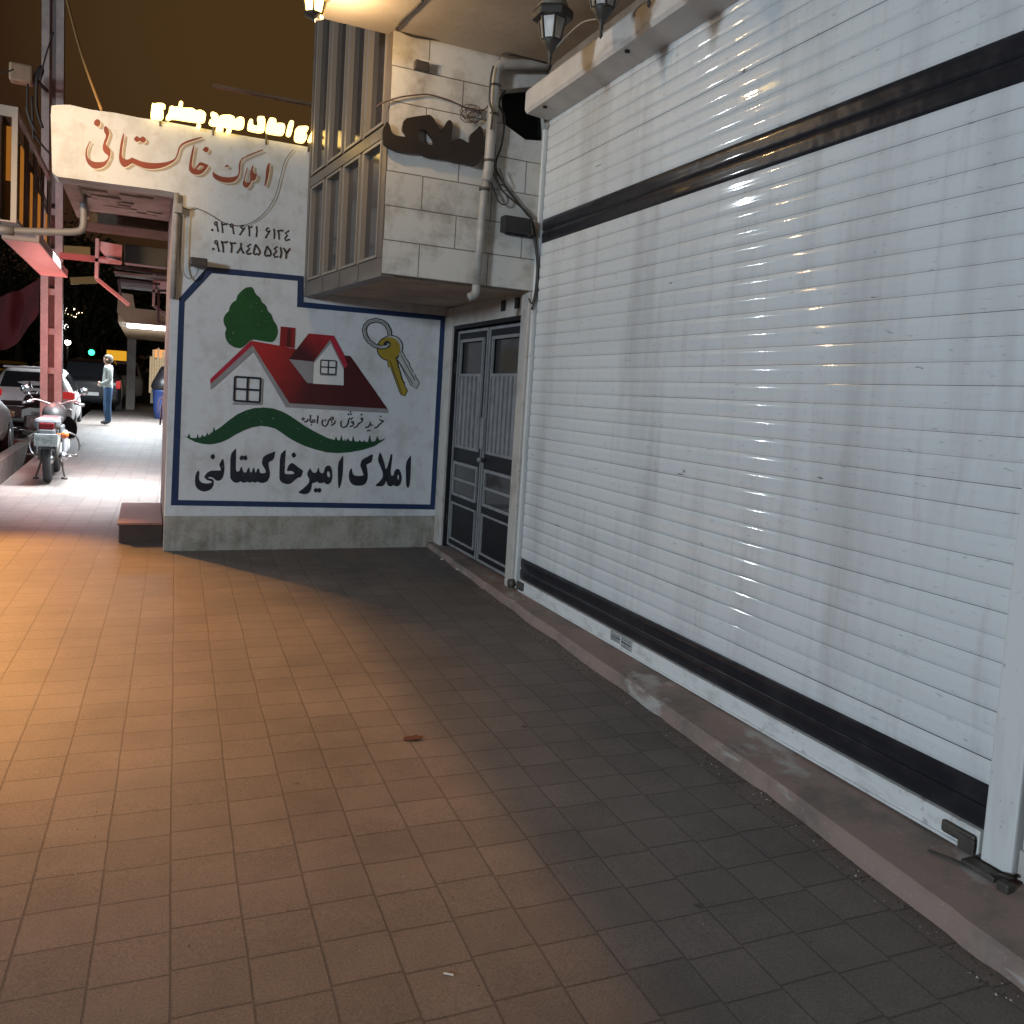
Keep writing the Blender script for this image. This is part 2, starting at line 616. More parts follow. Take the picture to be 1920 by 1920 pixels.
M_CEIL = mat("canopy_plaster", (0.42, 0.37, 0.32), 0.85, 0.25, 1.6, bump=0.2, bscale=25)
M_PVC = mat("grey_drain_pipe", (0.36, 0.35, 0.33), 0.5, 0.4, 6)
M_BLACK = mat("black_plastic", (0.02, 0.02, 0.022), 0.5)
M_DARK = mat("dark_void", (0.012, 0.011, 0.010), 0.9)
M_CABLE = mat("grey_black_cable", (0.035, 0.033, 0.03), 0.6)
M_CABLE2 = mat("pale_cable", (0.30, 0.27, 0.23), 0.6)
M_NAVY = mat("navy_door_paint", (0.0085, 0.0095, 0.014), 0.5, 0.4, 8)
M_BEAD = mat("grey_white_door_paint", (0.26, 0.265, 0.275), 0.5, 0.35, 9)
M_PANE = mat("dark_window_glass", (0.055, 0.05, 0.05), 0.10)
M_FRAME = mat("beige_aluminium", (0.15, 0.125, 0.105), 0.4, 0.2, 4)
M_FRAME2 = mat("pale_window_bead", (0.24, 0.21, 0.18), 0.4)
M_STEEL = mat("grey_steel", (0.25, 0.25, 0.25), 0.45, 0.3, 8, metal=0.6)
M_RUST = mat("rusty_dark_steel", (0.095, 0.085, 0.075), 0.6, 0.5, 14, metal=0.3)
M_CONC = mat("rough_concrete", (0.30, 0.27, 0.24), 0.85, 0.45, 4, bump=0.4, bscale=30)
M_ASPH = mat("asphalt", (0.05, 0.048, 0.046), 0.8, 0.4, 3, bump=0.4, bscale=120)

# ------------------------------------------------------------------ ground
def strip(name, x0, x1, y0, y1, dz, m, ny=40, side=None):
    b = MB()
    ys = [y0 + (y1 - y0) * i / ny for i in range(ny + 1)]
    vs = []
    for y in ys:
        vs += [(x0, y, gz(y) + dz), (x1, y, gz(y) + dz)]
    b.add(vs, [(2 * i, 2 * i + 1, 2 * i + 3, 2 * i + 2) for i in range(ny)])
    if side is not None:
        for xe in side[0]:
            vs = []
            for y in ys:
                vs += [(xe, y, gz(y) + dz), (xe, y, gz(y) + dz - side[1])]
            b.add(vs, [(2 * i, 2 * i + 1, 2 * i + 3, 2 * i + 2) for i in range(ny)])
    o = b.build(name, m)
    o["kind"] = "structure"
    return o
XK = -1.62
strip("sidewalk", XK, 3.4, -6, 70, 0, M_PAVE, 60, ((XK,), 0.5))
strip("drain_channel", -2.0, XK + 0.01, -6, 70, -0.42, mat("wet_channel_mud", (0.035, 0.03, 0.025), 0.6, 0.5, 5), 60)
strip("kerb", -2.13, -1.96, -6, 70, 0.02, M_CONC, 60, ((-2.13, -1.96), 0.5))
strip("road", -80, -2.125, -30, 260, -0.14, M_ASPH, 60)

# ------------------------------------------------------------------ painted wall with its cantilevered sign beam
WY = 7.6
def W(pts, k=0):
    return [on_y(u, v, WY - 0.003 - 0.0011 * k) for u, v in pts]
wall = thing("painted_wall", "white plastered wall painted with a red-roofed house, tree, keys and large dark lettering", "wall", (0.165, WY, 0.1))
b = MB()
top = [(-0.752, 3.60), (-0.748, 3.672), (-0.70, 3.688), (-0.62, 3.703), (-0.47, 3.694), (-0.30, 3.703), (-0.12, 3.698), (0.1, 3.705), (0.5, 3.70), (1.0, 3.703), (1.6, 3.70)]
prof = [(2.76, 0.0), (0.165, 0.0), (0.165, 3.143), (0.05, 3.146), (-0.3, 3.139), (-0.70, 3.134), (-0.735, 3.16)] + top + [(2.76, 3.70)]
b.slab([[Vector((x, WY, z)) for x, z in prof]], (0, 0.24, 0))
plaster = b.build("plaster", M_PLASTER, wall)
b = MB()
b.bbox(0.160, 2.62, WY - 0.016, WY + 0.05, 0.04, 0.41, 0.006)
b.build("plinth", M_PLINTH, wall)
b = MB()
b.box(-0.715, 0.40, WY + 0.242, 9.85, 3.285, 3.62)
b.box(-0.715, -0.60, WY + 0.242, 9.85, 3.20, 3.285)
b.box(0.165, 0.40, WY + 0.242, 9.9, 0.05, 3.285)
# flaking plaster crusts under the beam
for i in range(26):
    x, y = rnd.uniform(-0.55, 0.15), rnd.uniform(7.95, 9.7)
    s = rnd.uniform(0.04, 0.16)
    b.box(x - s, x + s, y - s * 0.6, y + s * 0.6, 3.285 - rnd.uniform(0.006, 0.022), 3.286)
b.build("sign_beam", mat("flaking_beam_plaster", (0.50, 0.42, 0.38), 0.85, 0.5, 3.5, bump=0.5, bscale=14), wall)

P_NAVY = grimy("navy_mural_paint", (0.014, 0.032, 0.090), 0.55, [((1, 1, 1), 9, 0.55, 0.8, (0.05, 0.08, 0.15), 0.6)])
WEAR = [((1, 1, 1), 8, 0.5, 0.8, (0.06, 0.065, 0.07), 0.5), ((1, 1, 1), 34, 0.66, 0.70, (0.40, 0.40, 0.40), 0.55), ((9, 9, 1.2), 5, 0.68, 0.74, (0.30, 0.30, 0.30), 0.45)]
P_INK = grimy("blue_black_mural_paint", (0.016, 0.018, 0.030), 0.5, WEAR)
P_GREEN = grimy("green_mural_paint", (0.010, 0.060, 0.024), 0.55, WEAR)
P_GREENT = grimy("tree_green_mural_paint", (0.012, 0.085, 0.020), 0.55, [((1, 1, 1), 6, 0.4, 0.75, (0.010, 0.045, 0.016), 0.9)] + WEAR[1:])
P_GREY = mat("grey_mural_paint", (0.28, 0.27, 0.28), 0.6, 0.2, 6)
P_WHITE = mat("white_mural_paint", (0.66, 0.66, 0.65), 0.7, 0.12, 6)
P_PINK = mat("crimson_mural_paint", (0.42, 0.018, 0.045), 0.5, 0.3, 5)
P_GOLD = mat("gold_mural_paint", (0.36, 0.26, 0.03), 0.5, 0.25, 10)
P_SILV = mat("silver_mural_paint", (0.46, 0.48, 0.46), 0.5, 0.2, 10)
P_CHIM = mat("chimney_red_mural_paint", (0.24, 0.012, 0.012), 0.5, 0.3, 6)
def gradient_paint(name, a, c, p0, p1):
    """mural paint brushed from one colour to another across the painted shape"""
    m = mat(name, a, 0.5)
    n, l = m.node_tree.nodes, m.node_tree.links
    t = n.new("ShaderNodeTexCoord")
    d = Vector(p1) - Vector(p0)
    dot = n.new("ShaderNodeVectorMath")
    dot.operation = 'DOT_PRODUCT'
    dot.inputs[1].default_value = d / d.length_squared
    l.new(t.outputs["Object"], dot.inputs[0])
    r = n.new("ShaderNodeValToRGB")
    off = Vector(p0).dot(d) / d.length_squared
    mth = n.new("ShaderNodeMath")
    mth.operation = 'SUBTRACT'
    mth.inputs[1].default_value = off
    l.new(dot.outputs["Value"], mth.inputs[0])
    nz = n.new("ShaderNodeTexNoise")
    nz.inputs["Scale"].default_value = 9
    ad = n.new("ShaderNodeMath")
    ad.operation = 'MULTIPLY_ADD'
    ad.inputs[1].default_value = 0.3
    l.new(nz.outputs["Fac"], ad.inputs[0])
    l.new(mth.outputs[0], ad.inputs[2])
    r.color_ramp.elements[0].position = 0.15
    r.color_ramp.elements[0].color = (*a, 1)
    r.color_ramp.elements[1].position = 0.95
    r.color_ramp.elements[1].color = (*c, 1)
    l.new(ad.outputs[0], r.inputs[0])
    l.new(r.outputs[0], n["Principled BSDF"].inputs["Base Color"])
    return m

def paint(name, m, shapes, k, parent=wall, smooth=0, label=None):
    """flat paint film on the wall: shapes = list of [outer, hole, ...] in photograph pixels"""
    b = MB()
    for i, s in enumerate(shapes):
        loops = [W(smooth_loop(lp, smooth) if smooth else lp, k + i * 0.12) for lp in s]
        b.sheet(loops)
    return b.build(name, m, parent, label)
def strokes(mb, lines, wd, k):
    for i, ln in enumerate(lines):
        for q in ribbon(ln, wd):
            mb.quad(*W(q, k + i * 0.15))

# blue border line
Z = zoom(300, 460, 3.2)
paint("border_line", P_NAVY, [[Z([(285, 128), (862, 185), (862, 340), (1712, 425), (1648, 1585), (65, 1560), (115, 318)]),
                               Z([(310, 167), (826, 213), (822, 370), (1683, 450), (1622, 1555), (108, 1528), (147, 340)])]], 0)
# tree
Z = zoom(380, 530, 5.3333)
paint("painted_tree", P_GREENT, [[Z([(480, 40), (505, 55), (530, 115), (575, 150), (588, 192), (632, 225), (652, 285), (690, 318), (708, 380), (745, 430), (753, 500), (735, 555), (700, 597), (600, 585), (490, 565), (410, 640), (370, 658), (310, 645), (260, 610), (230, 560), (222, 500), (240, 460), (210, 410), (206, 360), (230, 310), (262, 285), (270, 240), (300, 195), (335, 178), (345, 130), (390, 80), (430, 50)])]], 0, smooth=1)
# house picture
house = MB()
pz = lambda q: W(Z([q]), 0)[0]
P_ROOF = gradient_paint("roof_red_mural_paint", (0.36, 0.016, 0.016), (0.060, 0.006, 0.008), pz((620, 700)) - Vector((0.165, WY, 0.1)), pz((1250, 1050)) - Vector((0.165, WY, 0.1)))
P_DROOF = gradient_paint("dormer_red_mural_paint", (0.34, 0.015, 0.02), (0.05, 0.005, 0.009), pz((1200, 540)) - Vector((0.165, WY, 0.1)), pz((1000, 760)) - Vector((0.165, WY, 0.1)))
house.sheet([W(Z([(490, 580), (770, 630), (1000, 680), (1410, 727), (1475, 732), (1848, 1262), (865, 1205), (500, 628)]), 1)])
pic = house.build("painted_house", P_ROOF, wall)
paint("eave_line", P_PINK, [[Z([(485, 576), (500, 627), (78, 1015), (75, 965)])]], 2, pic)
paint("eave_line", P_GREY, [[Z([(500, 626), (507, 690), (80, 1072), (78, 1015)])], [Z([(500, 626), (867, 1205), (832, 1246), (505, 690)])], [Z([(866, 1206), (1849, 1262), (1850, 1304), (830, 1246)])]], 2.3, pic)
paint("chimney", P_CHIM, [[Z([(780, 437), (928, 452), (918, 657), (768, 632)])]], 2, pic)
paint("chimney_line", mat("dark_red_mural_paint", (0.07, 0.006, 0.008), 0.5), [[Z([(850, 462), (884, 466), (876, 642), (838, 640)])]], 2.6, pic)
paint("dormer_roof", P_DROOF, [[Z([(1060, 507), (1310, 530), (1275, 570), (1110, 790), (862, 765)])]], 3, pic)
paint("dormer_eave", P_PINK, [[Z([(1310, 530), (1415, 725), (1450, 830), (1412, 860), (1275, 570)])]], 3.3, pic)
paint("dormer_wall", P_GREY, [[Z([(862, 765), (1110, 790), (1105, 1005), (1045, 1003)])], [Z([(1275, 570), (1282, 606), (1117, 812), (1110, 790)])], [Z([(1275, 570), (1413, 848), (1410, 888), (1282, 606)])]], 3.6, pic)
paint("dormer_front", P_WHITE, [[Z([(1281, 606), (1410, 872), (1410, 1027), (1105, 1010), (1112, 808)])]], 4.4, pic)
for nm, fr, sh, wd in (("painted_window", [(322, 940), (580, 957), (570, 1196), (312, 1180)], [(592, 962), (584, 1216), (300, 1208)], 20),
                       ("painted_window", [(1182, 774), (1336, 783), (1330, 918), (1178, 910)], [(1345, 790), (1336, 930), (1175, 922)], 13)):
    b = MB()
    strokes(b, [Z(sh)], wd / 5.33, 5)
    f2 = fr + [fr[0]]
    (x0, y0), (x1, y1), (x2, y2), (x3, y3) = fr
    lines = [[f2[i], f2[i + 1]] for i in range(4)] + [[((x0 + x1) / 2, (y0 + y1) / 2), ((x2 + x3) / 2, (y2 + y3) / 2)], [((x0 + x3) / 2, (y0 + y3) / 2), ((x1 + x2) / 2, (y1 + y2) / 2)]]
    n0 = len(b.f)
    b.mi = [0] * n0
    b.cur = 1
    strokes(b, [Z(q) for q in lines], wd / 5.33, 5.4)
    b.build(nm, [P_GREY, P_INK], pic)
# green hill line
J, K = zoom(340, 760, 9.6), zoom(540, 780, 9.6)
up = J([(30, 540), (110, 575), (180, 585), (280, 590), (400, 565), (500, 525), (620, 450), (720, 380), (850, 275), (1000, 165), (1150, 95), (1300, 50), (1480, 38), (1650, 55), (1800, 105)]) + \
     K([(0, -25), (130, 60), (300, 180), (500, 290), (700, 390), (830, 430), (1000, 440), (1200, 455), (1400, 465), (1560, 455), (1680, 430), (1760, 400)])
lo = K([(1700, 450), (1560, 540), (1350, 610), (1100, 655), (880, 668), (700, 655), (480, 600), (300, 540), (130, 460), (0, 385)]) + \
     J([(1800, 490), (1690, 420), (1560, 385), (1430, 370), (1280, 395), (1130, 450), (960, 535), (850, 605), (740, 655), (620, 690), (500, 705), (360, 690), (250, 660), (150, 610)])
hill = paint("painted_hill", P_GREEN, [[up + lo]], 0)
b = MB()
for f, tris in ((J, [((105, 578), (135, 510), (165, 585)), ((270, 598), (293, 508), (317, 598)), ((345, 585), (378, 525), (405, 575)), ((435, 560), (465, 488), (492, 550)), ((510, 525), (540, 478), (562, 508)), ((560, 500), (585, 382), (610, 470))]),
                (K, [((835, 437), (865, 368), (888, 440)), ((932, 440), (958, 343), (984, 442)), ((1010, 446), (1020, 400), (1036, 446)), ((1046, 446), (1080, 398), (1108, 450)), ((1148, 458), (1170, 353), (1198, 460)), ((1268, 464), (1290, 425), (1312, 466)), ((1345, 468), (1375, 433), (1394, 470)), ((1438, 468), (1468, 343), (1500, 466)), ((1565, 460), (1605, 358), (1645, 445))])):
    for i, tr in enumerate(tris):
        b.sheet([W(f(tr), 0.5)])
b.build("painted_grass", P_GREEN, hill)
# keys
L = zoom(660, 580, 11.293)
def closed(pts):
    return pts + [pts[0], pts[1]]
ring_line = [(800, 560), (790, 450), (730, 335), (625, 255), (500, 228), (365, 262), (275, 350), (257, 445), (285, 570), (360, 680), (480, 770), (610, 805), (720, 785), (785, 725)]
kd = MB()
blade2 = [(975, 1070), (1250, 1600), (1365, 1675), (1420, 1550), (1330, 1420), (1345, 1385), (1300, 1365), (1290, 1320), (1210, 1200), (1212, 1150), (1180, 1100), (1120, 1020), (1060, 900), (1000, 960)]
blade1 = [(755, 1080), (770, 1212), (825, 1220), (1010, 1740), (1040, 1800), (1110, 1830), (1165, 1720), (1100, 1600), (1110, 1560), (1060, 1510), (1030, 1420), (1010, 1300), (965, 1220), (975, 1120), (900, 1020)]
def grow(pts, d):
    c = Vector((sum(p[0] for p in pts) / len(pts), sum(p[1] for p in pts) / len(pts)))
    out = []
    n = len(pts)
    for i in range(n):
        a, q, e2 = Vector(pts[i - 1]), Vector(pts[i]), Vector(pts[(i + 1) % n])
        t = (e2 - a).normalized()
        nn = Vector((t.y, -t.x))
        if nn.dot(q - c) < 0:
            nn = -nn
        out.append(tuple(q + nn * d))
    return out
keys = paint("painted_keys", P_INK, [[L(grow(blade2, 15))], [L(ring_pts(832, 795, 252, n=28))], [L(grow(blade1, 15))], [L(ring_pts(783, 832, 262, n=28))]], 0.5)
paint("silver_key", P_SILV, [[L(blade2)], [L(ring_pts(832, 795, 232, n=28))]], 1.4, keys)
paint("gold_key", P_GOLD, [[L(blade1)], [L(ring_pts(783, 832, 240, n=28))]], 2.0, keys)
b = MB()
strokes(b, [L([(800, 1080), (1060, 1790)]), L([(930, 1040), (1090, 1560)]), L([(985, 1100), (1290, 1590)]), L([(1030, 960), (1330, 1500)])], 1.3, 2.4)
strokes(b, [L(ring_line)], 8.6, 2.6)
b.sheet([W(L(ring_pts(745, 742, 76, n=20)), 2.45)])
b.build("key_line", P_INK, keys)
b = MB()
strokes(b, [L(ring_line)], 4.6, 3.2)
b.build("key_ring", P_SILV, keys)
b = MB()
strokes(b, [L([(800, 560), (790, 450), (730, 335), (625, 255), (500, 228), (365, 262), (275, 350), (257, 445), (285, 570), (360, 680), (480, 770), (610, 805)])], 1.0, 3.5)
strokes(b, [L([(690, 770), (760, 740), (800, 690)])], 1.2, 3.6)
b.build("key_line", P_INK, keys)

# big dark name along the bottom
A, B = zoom(350, 830, 8.727), zoom(560, 830, 8.727)
letters = [
    [A([(195, 455), (208, 490), (200, 560), (205, 610), (225, 640), (265, 660), (320, 668), (400, 660), (415, 640), (385, 625), (330, 612), (295, 580), (292, 555), (305, 525), (340, 485), (390, 460), (450, 455), (552, 455), (560, 440), (545, 400), (532, 365), (540, 340), (570, 285), (588, 262), (602, 280), (612, 340), (618, 420), (610, 500), (590, 570), (560, 610), (520, 625), (480, 618), (450, 590), (425, 570), (385, 560), (355, 565), (345, 575), (370, 585), (420, 592), (440, 615), (445, 650), (435, 705), (405, 755), (360, 785), (290, 800), (230, 790), (175, 755), (145, 710), (135, 650), (138, 570), (150, 510), (175, 465)])],
    [A([(430, 175), (470, 230), (425, 285), (380, 230)])],
    [A([(900, 200), (930, 225), (965, 200), (998, 250), (965, 298), (925, 270), (890, 298), (857, 250)])],
    [A([(800, 95), (808, 110), (800, 440), (815, 470), (850, 472), (868, 450), (885, 400), (905, 400), (912, 450), (935, 490), (975, 485), (995, 430), (1010, 412), (1025, 415), (1035, 485), (1065, 485), (1085, 415), (1105, 412), (1115, 480), (1135, 490), (1155, 430), (1172, 420), (1185, 430), (1195, 490), (1220, 500), (1270, 500), (1300, 485), (1285, 440), (1235, 355), (1230, 320), (1255, 220), (1445, 140), (1448, 160), (1425, 275), (1340, 320), (1335, 350), (1350, 430), (1362, 510), (1350, 580), (1310, 640), (1245, 662), (1190, 655), (1160, 635), (1120, 658), (1075, 638), (1030, 658), (990, 638), (945, 658), (905, 650), (880, 628), (850, 652), (800, 658), (760, 640), (725, 600), (710, 560), (715, 190)])],
    [A([(1610, 118), (1620, 135), (1598, 480), (1605, 505), (1640, 515), (1720, 515), (1768, 505), (1735, 470), (1700, 460), (1645, 468), (1640, 440), (1665, 375), (1700, 340), (1725, 332), (1755, 345), (1820, 400), (1895, 450), (1903, 470), (1870, 565), (1820, 572), (1785, 595), (1730, 650), (1690, 675), (1630, 680), (1570, 660), (1530, 625), (1515, 590), (1525, 200)])],
    [A([(1750, 150), (1795, 205), (1748, 258), (1707, 200)])],
    [B([(185, 412), (205, 455), (235, 490), (275, 495), (300, 470), (318, 412), (332, 420), (340, 480), (380, 505), (410, 490), (425, 420), (450, 385), (480, 372), (515, 378), (540, 430), (550, 510), (545, 600), (520, 655), (480, 685), (440, 675), (415, 645), (370, 665), (325, 660), (300, 630), (270, 655), (215, 660), (210, 720), (195, 780), (165, 825), (110, 845), (45, 838), (-13, 812), (60, 760), (130, 700), (170, 650), (175, 600), (135, 520), (150, 475)]),
     B([(480, 462), (500, 480), (515, 530), (505, 565), (480, 565), (462, 530), (460, 490)])],
    [B([(275, 735), (305, 755), (345, 735), (378, 775), (345, 825), (305, 800), (275, 825), (238, 778)])],
    [B([(722, 210), (728, 225), (720, 480), (700, 640), (670, 740), (645, 740), (638, 335)])],
    [B([(855, 415), (868, 430), (875, 500), (905, 535), (980, 548), (1060, 535), (1055, 500), (1010, 390), (1008, 360), (1030, 280), (1205, 185), (1212, 205), (1190, 320), (1108, 355), (1103, 375), (1120, 440), (1128, 520), (1120, 610), (1090, 670), (1040, 702), (930, 705), (870, 680), (835, 630), (818, 560), (825, 480)])],
    [B([(1330, 160), (1350, 190), (1395, 320), (1420, 440), (1445, 420), (1490, 260), (1505, 185), (1525, 185), (1530, 220), (1505, 420), (1500, 500), (1520, 545), (1548, 540), (1570, 460), (1600, 430), (1640, 430), (1670, 490), (1685, 570), (1675, 650), (1645, 700), (1605, 718), (1570, 705), (1550, 690), (1520, 715), (1470, 710), (1440, 665), (1430, 610), (1405, 680), (1370, 710), (1300, 715), (1255, 705), (1260, 690), (1330, 630), (1370, 580), (1380, 530), (1370, 470), (1295, 290), (1300, 250), (1320, 170)]),
     B([(1625, 515), (1640, 545), (1640, 590), (1630, 610), (1612, 590), (1610, 540)])],
    [B([(1830, 205), (1835, 225), (1825, 560), (1810, 690), (1795, 740), (1770, 735), (1755, 640), (1752, 330)])],
]
paint("painted_lettering", P_INK, letters, 0, smooth=1, label="large dark name painted along the bottom of the wall")
# small line of handwriting under the roof
I = zoom(550, 765, 10.105)
small = [[(1630, 215), (1670, 240), (1715, 246)], [(1700, 250), (1620, 320), (1585, 365), (1530, 380)], [(1460, 268), (1450, 300), (1470, 330), (1502, 318)], [(1452, 310), (1420, 355), (1362, 376)],
         [(1315, 215), (1290, 265), (1245, 292)], [(1240, 290), (1200, 350), (1145, 376)], [(1140, 285), (1130, 330), (1068, 356)],
         [(1122, 178), (1095, 215), (1065, 195), (1045, 225), (1040, 280), (1000, 350), (950, 370), (905, 345), (895, 290), (912, 240)],
         [(790, 235), (780, 290), (712, 330)], [(762, 172), (722, 178), (690, 210), (720, 240), (765, 190)], [(725, 255), (722, 282)],
         [(690, 212), (662, 240), (650, 300), (600, 350), (556, 330), (540, 280), (562, 220)], [(465, 140), (450, 292)],
         [(325, 130), (312, 240), (340, 275), (400, 260), (412, 228), (365, 222), (350, 250)], [(275, 208), (260, 250), (203, 266)]]
b = MB()
strokes(b, [I(s) for s in small], 2.3, 0)
for i, (x, y, r) in enumerate([(1660, 160, 15), (1410, 430, 16), (1446, 425, 16), (1290, 125, 18), (1045, 122, 18), (1090, 115, 18), (1080, 72, 16), (605, 230, 17), (340, 320, 15)]):
    b.sheet([W(I(ring_pts(x, y, r, n=8)), 0.2)])
for x, y in ((1295, 203), (1120, 270), (185, 208)):
    b.sheet([W(I(ring_pts(x, y, 28, n=14)), 0.3), W(I(ring_pts(x, y, 9, n=14)), 0.3)])
b.build("painted_lettering", P_INK, wall, "small handwritten line under the painted roof")
# phone numbers
E_ = zoom(380, 400, 10.667)
num = [[(280, 220), (290, 260), (310, 370)], [(380, 180), (392, 280), (400, 392)], [(378, 185), (400, 230), (440, 218), (455, 195), (462, 226), (502, 196)], [(598, 262), (610, 340), (622, 418)],
       [(825, 245), (785, 240), (760, 280), (800, 312), (848, 292)], [(830, 300), (780, 370), (738, 438)], [(918, 250), (935, 350), (932, 458)], [(922, 262), (955, 287), (992, 255)], [(1074, 255), (1086, 360), (1068, 476)],
       [(1326, 300), (1290, 290), (1265, 335), (1300, 366), (1352, 346)], [(1335, 355), (1290, 430), (1253, 498)], [(1424, 308), (1436, 420), (1424, 512)], [(1500, 328), (1525, 420), (1525, 525)], [(1502, 335), (1530, 360), (1560, 330), (1572, 356), (1612, 334)],
       [(1728, 345), (1650, 395), (1692, 440), (1640, 500), (1662, 542), (1740, 520)],
       [(290, 590), (300, 660), (328, 768)], [(372, 548), (405, 650), (410, 782)], [(374, 560), (400, 590), (435, 568), (452, 592), (498, 558)], [(548, 568), (582, 650), (570, 788)], [(550, 580), (582, 610), (610, 588), (624, 606), (662, 584)],
       [(765, 588), (760, 690), (680, 798)], [(764, 685), (785, 740), (822, 804)], [(962, 612), (890, 660), (932, 700), (870, 780), (892, 816), (972, 796)],
       [(1055, 618), (1130, 730), (1145, 790), (1110, 835), (1080, 800), (1050, 830), (1015, 800), (1025, 740), (1056, 622)], [(1285, 653), (1355, 760), (1360, 820), (1330, 860), (1300, 830), (1270, 860), (1240, 830), (1245, 770), (1286, 657)],
       [(1492, 663), (1425, 710), (1476, 750), (1415, 830), (1432, 876), (1508, 860)], [(1558, 678), (1572, 790), (1550, 898)], [(1618, 688), (1670, 790), (1665, 908)], [(1668, 805), (1710, 750), (1746, 698)]]
b = MB()
strokes(b, [E_(s) for s in num], 2.9, 0)
for x, y, r in ((190, 333, 25), (210, 712, 26)):
    b.sheet([W(E_(ring_pts(x, y, r, n=10)), 0.2)])
for x, y in ((263, 203), (578, 243), (268, 578)):
    b.sheet([W(E_(ring_pts(x, y, 40, 46, n=14)), 0.3), W(E_(ring_pts(x, y, 12, 18, n=14)), 0.3)])
b.build("painted_numbers", P_INK, wall, "two lines of phone numbers painted in dark blue")
# red calligraphy on the sign beam with its painted drop shadow
Cz, Dz = zoom(150, 210, 8), zoom(340, 240, 10.105)
red = [
    [Cz([(160, 435), (135, 480), (110, 560), (103, 620), (115, 680), (150, 720), (210, 748), (290, 752), (360, 745), (405, 715), (430, 665), (415, 650), (365, 610), (345, 575), (340, 510), (360, 440), (385, 380), (390, 350), (365, 300), (355, 260), (365, 220), (380, 207), (405, 225), (435, 280), (440, 330), (420, 390), (395, 450), (385, 485), (410, 515), (440, 545), (458, 580), (455, 650), (435, 710), (390, 790), (330, 835), (250, 855), (190, 845), (125, 790), (90, 720), (78, 640), (85, 570), (110, 500), (145, 440)])],
    [Cz([(255, 103), (290, 120), (308, 165), (295, 205), (268, 225), (225, 200), (207, 170), (220, 130)])],
    [Cz([(655, 318), (662, 345), (650, 430), (630, 560), (625, 650), (640, 690), (680, 712), (730, 712), (775, 680), (820, 700), (920, 740), (1060, 765), (1200, 765), (1320, 745), (1410, 710), (1440, 670), (1465, 590), (1475, 540), (1510, 485), (1580, 440), (1700, 400), (1830, 372), (1840, 385), (1720, 425), (1600, 465), (1530, 500), (1495, 550), (1475, 630), (1440, 710), (1400, 750), (1320, 800), (1220, 840), (1090, 857), (960, 845), (850, 800), (780, 765), (720, 810), (665, 832), (620, 800), (590, 740), (583, 670), (595, 560), (615, 430), (640, 340)])],
    [Cz([(850, 352), (895, 395), (945, 360), (990, 400), (985, 440), (945, 468), (895, 430), (850, 455), (800, 410)])],
    [Dz([(240, 315), (250, 345), (225, 480), (205, 620), (195, 700), (220, 760), (250, 780), (290, 720), (335, 655), (380, 645), (440, 670), (520, 705), (470, 780), (420, 840), (360, 880), (280, 890), (210, 870), (160, 825), (140, 780), (150, 680), (175, 540), (205, 400)]),
     Dz([(290, 788), (318, 740), (352, 712), (400, 717), (430, 740), (398, 782), (340, 798)])],
    [Dz([(460, 345), (515, 380), (520, 420), (480, 470), (440, 450), (400, 410)])],
    [Dz([(605, 815), (620, 850), (680, 890), (780, 925), (900, 935), (1000, 925), (1070, 895), (1088, 820), (1085, 720), (1100, 640), (1130, 600), (1160, 560), (1220, 545), (1235, 520), (1540, 400), (1560, 415), (1380, 490), (1250, 545), (1160, 590), (1130, 640), (1120, 740), (1110, 850), (1085, 930), (1030, 1000), (960, 1035), (860, 1040), (740, 1020), (650, 975), (600, 920), (590, 860)])],
    [Dz([(865, 690), (895, 710), (890, 740), (850, 735), (815, 750), (840, 710)])],
    [Dz([(1250, 735), (1260, 760), (1235, 850), (1205, 960), (1200, 1010), (1240, 1040), (1290, 1025), (1305, 960), (1310, 830), (1330, 740), (1355, 695), (1365, 720), (1355, 800), (1370, 860), (1400, 870), (1425, 855), (1435, 890), (1415, 960), (1380, 1000), (1325, 1000), (1310, 1060), (1270, 1120), (1230, 1140), (1180, 1110), (1155, 1050), (1190, 960), (1215, 840)])],
    [Dz([(1670, 655), (1680, 680), (1670, 800), (1640, 960), (1600, 1090), (1570, 1105), (1590, 980), (1605, 800), (1630, 700)])],
]
shift = lambda lp, dx, dy: [(x + dx, y + dy) for x, y in lp]
sh = paint("painted_lettering", mat("tan_mural_paint", (0.40, 0.33, 0.24), 0.6, 0.15, 6), [[shift(lp, 5.6, 4.6) for lp in s] for s in red], 0, smooth=1, label="tan painted drop shadow of the red calligraphy")
paint("painted_lettering", mat("cream_mural_paint", (0.74, 0.68, 0.58), 0.6, 0.1, 6), [[shift(lp, 1.5, 1.6) for lp in s] for s in red], 1.4, smooth=1, label="pale painted rim of the red calligraphy")
paint("painted_lettering", mat("brick_red_mural_paint", (0.26, 0.052, 0.030), 0.5, 0.45, 5), red, 2.8, smooth=1, label="red calligraphy painted on the sign beam")

# ------------------------------------------------------------------ building on the right: pier, door surround, canopy
SX = 2.65
M_SURR = grimy("pale_stone_surround", (0.45, 0.43, 0.40), 0.7, [((1, 1, 1), 6, 0.5, 0.75, (0.26, 0.24, 0.21), 0.8), ((1, 1, 1), 26, 0.6, 0.7, (0.15, 0.13, 0.11), 0.6)])
shop = thing("shop_building", "shop building with pale stone piers around the roller shutter and the double door", "building", (SX + 0.2, 4, 0.1))
b = MB()
b.box(SX - 0.012, SX + 0.4, -1.5, 1.640, 0.05, 4.0)
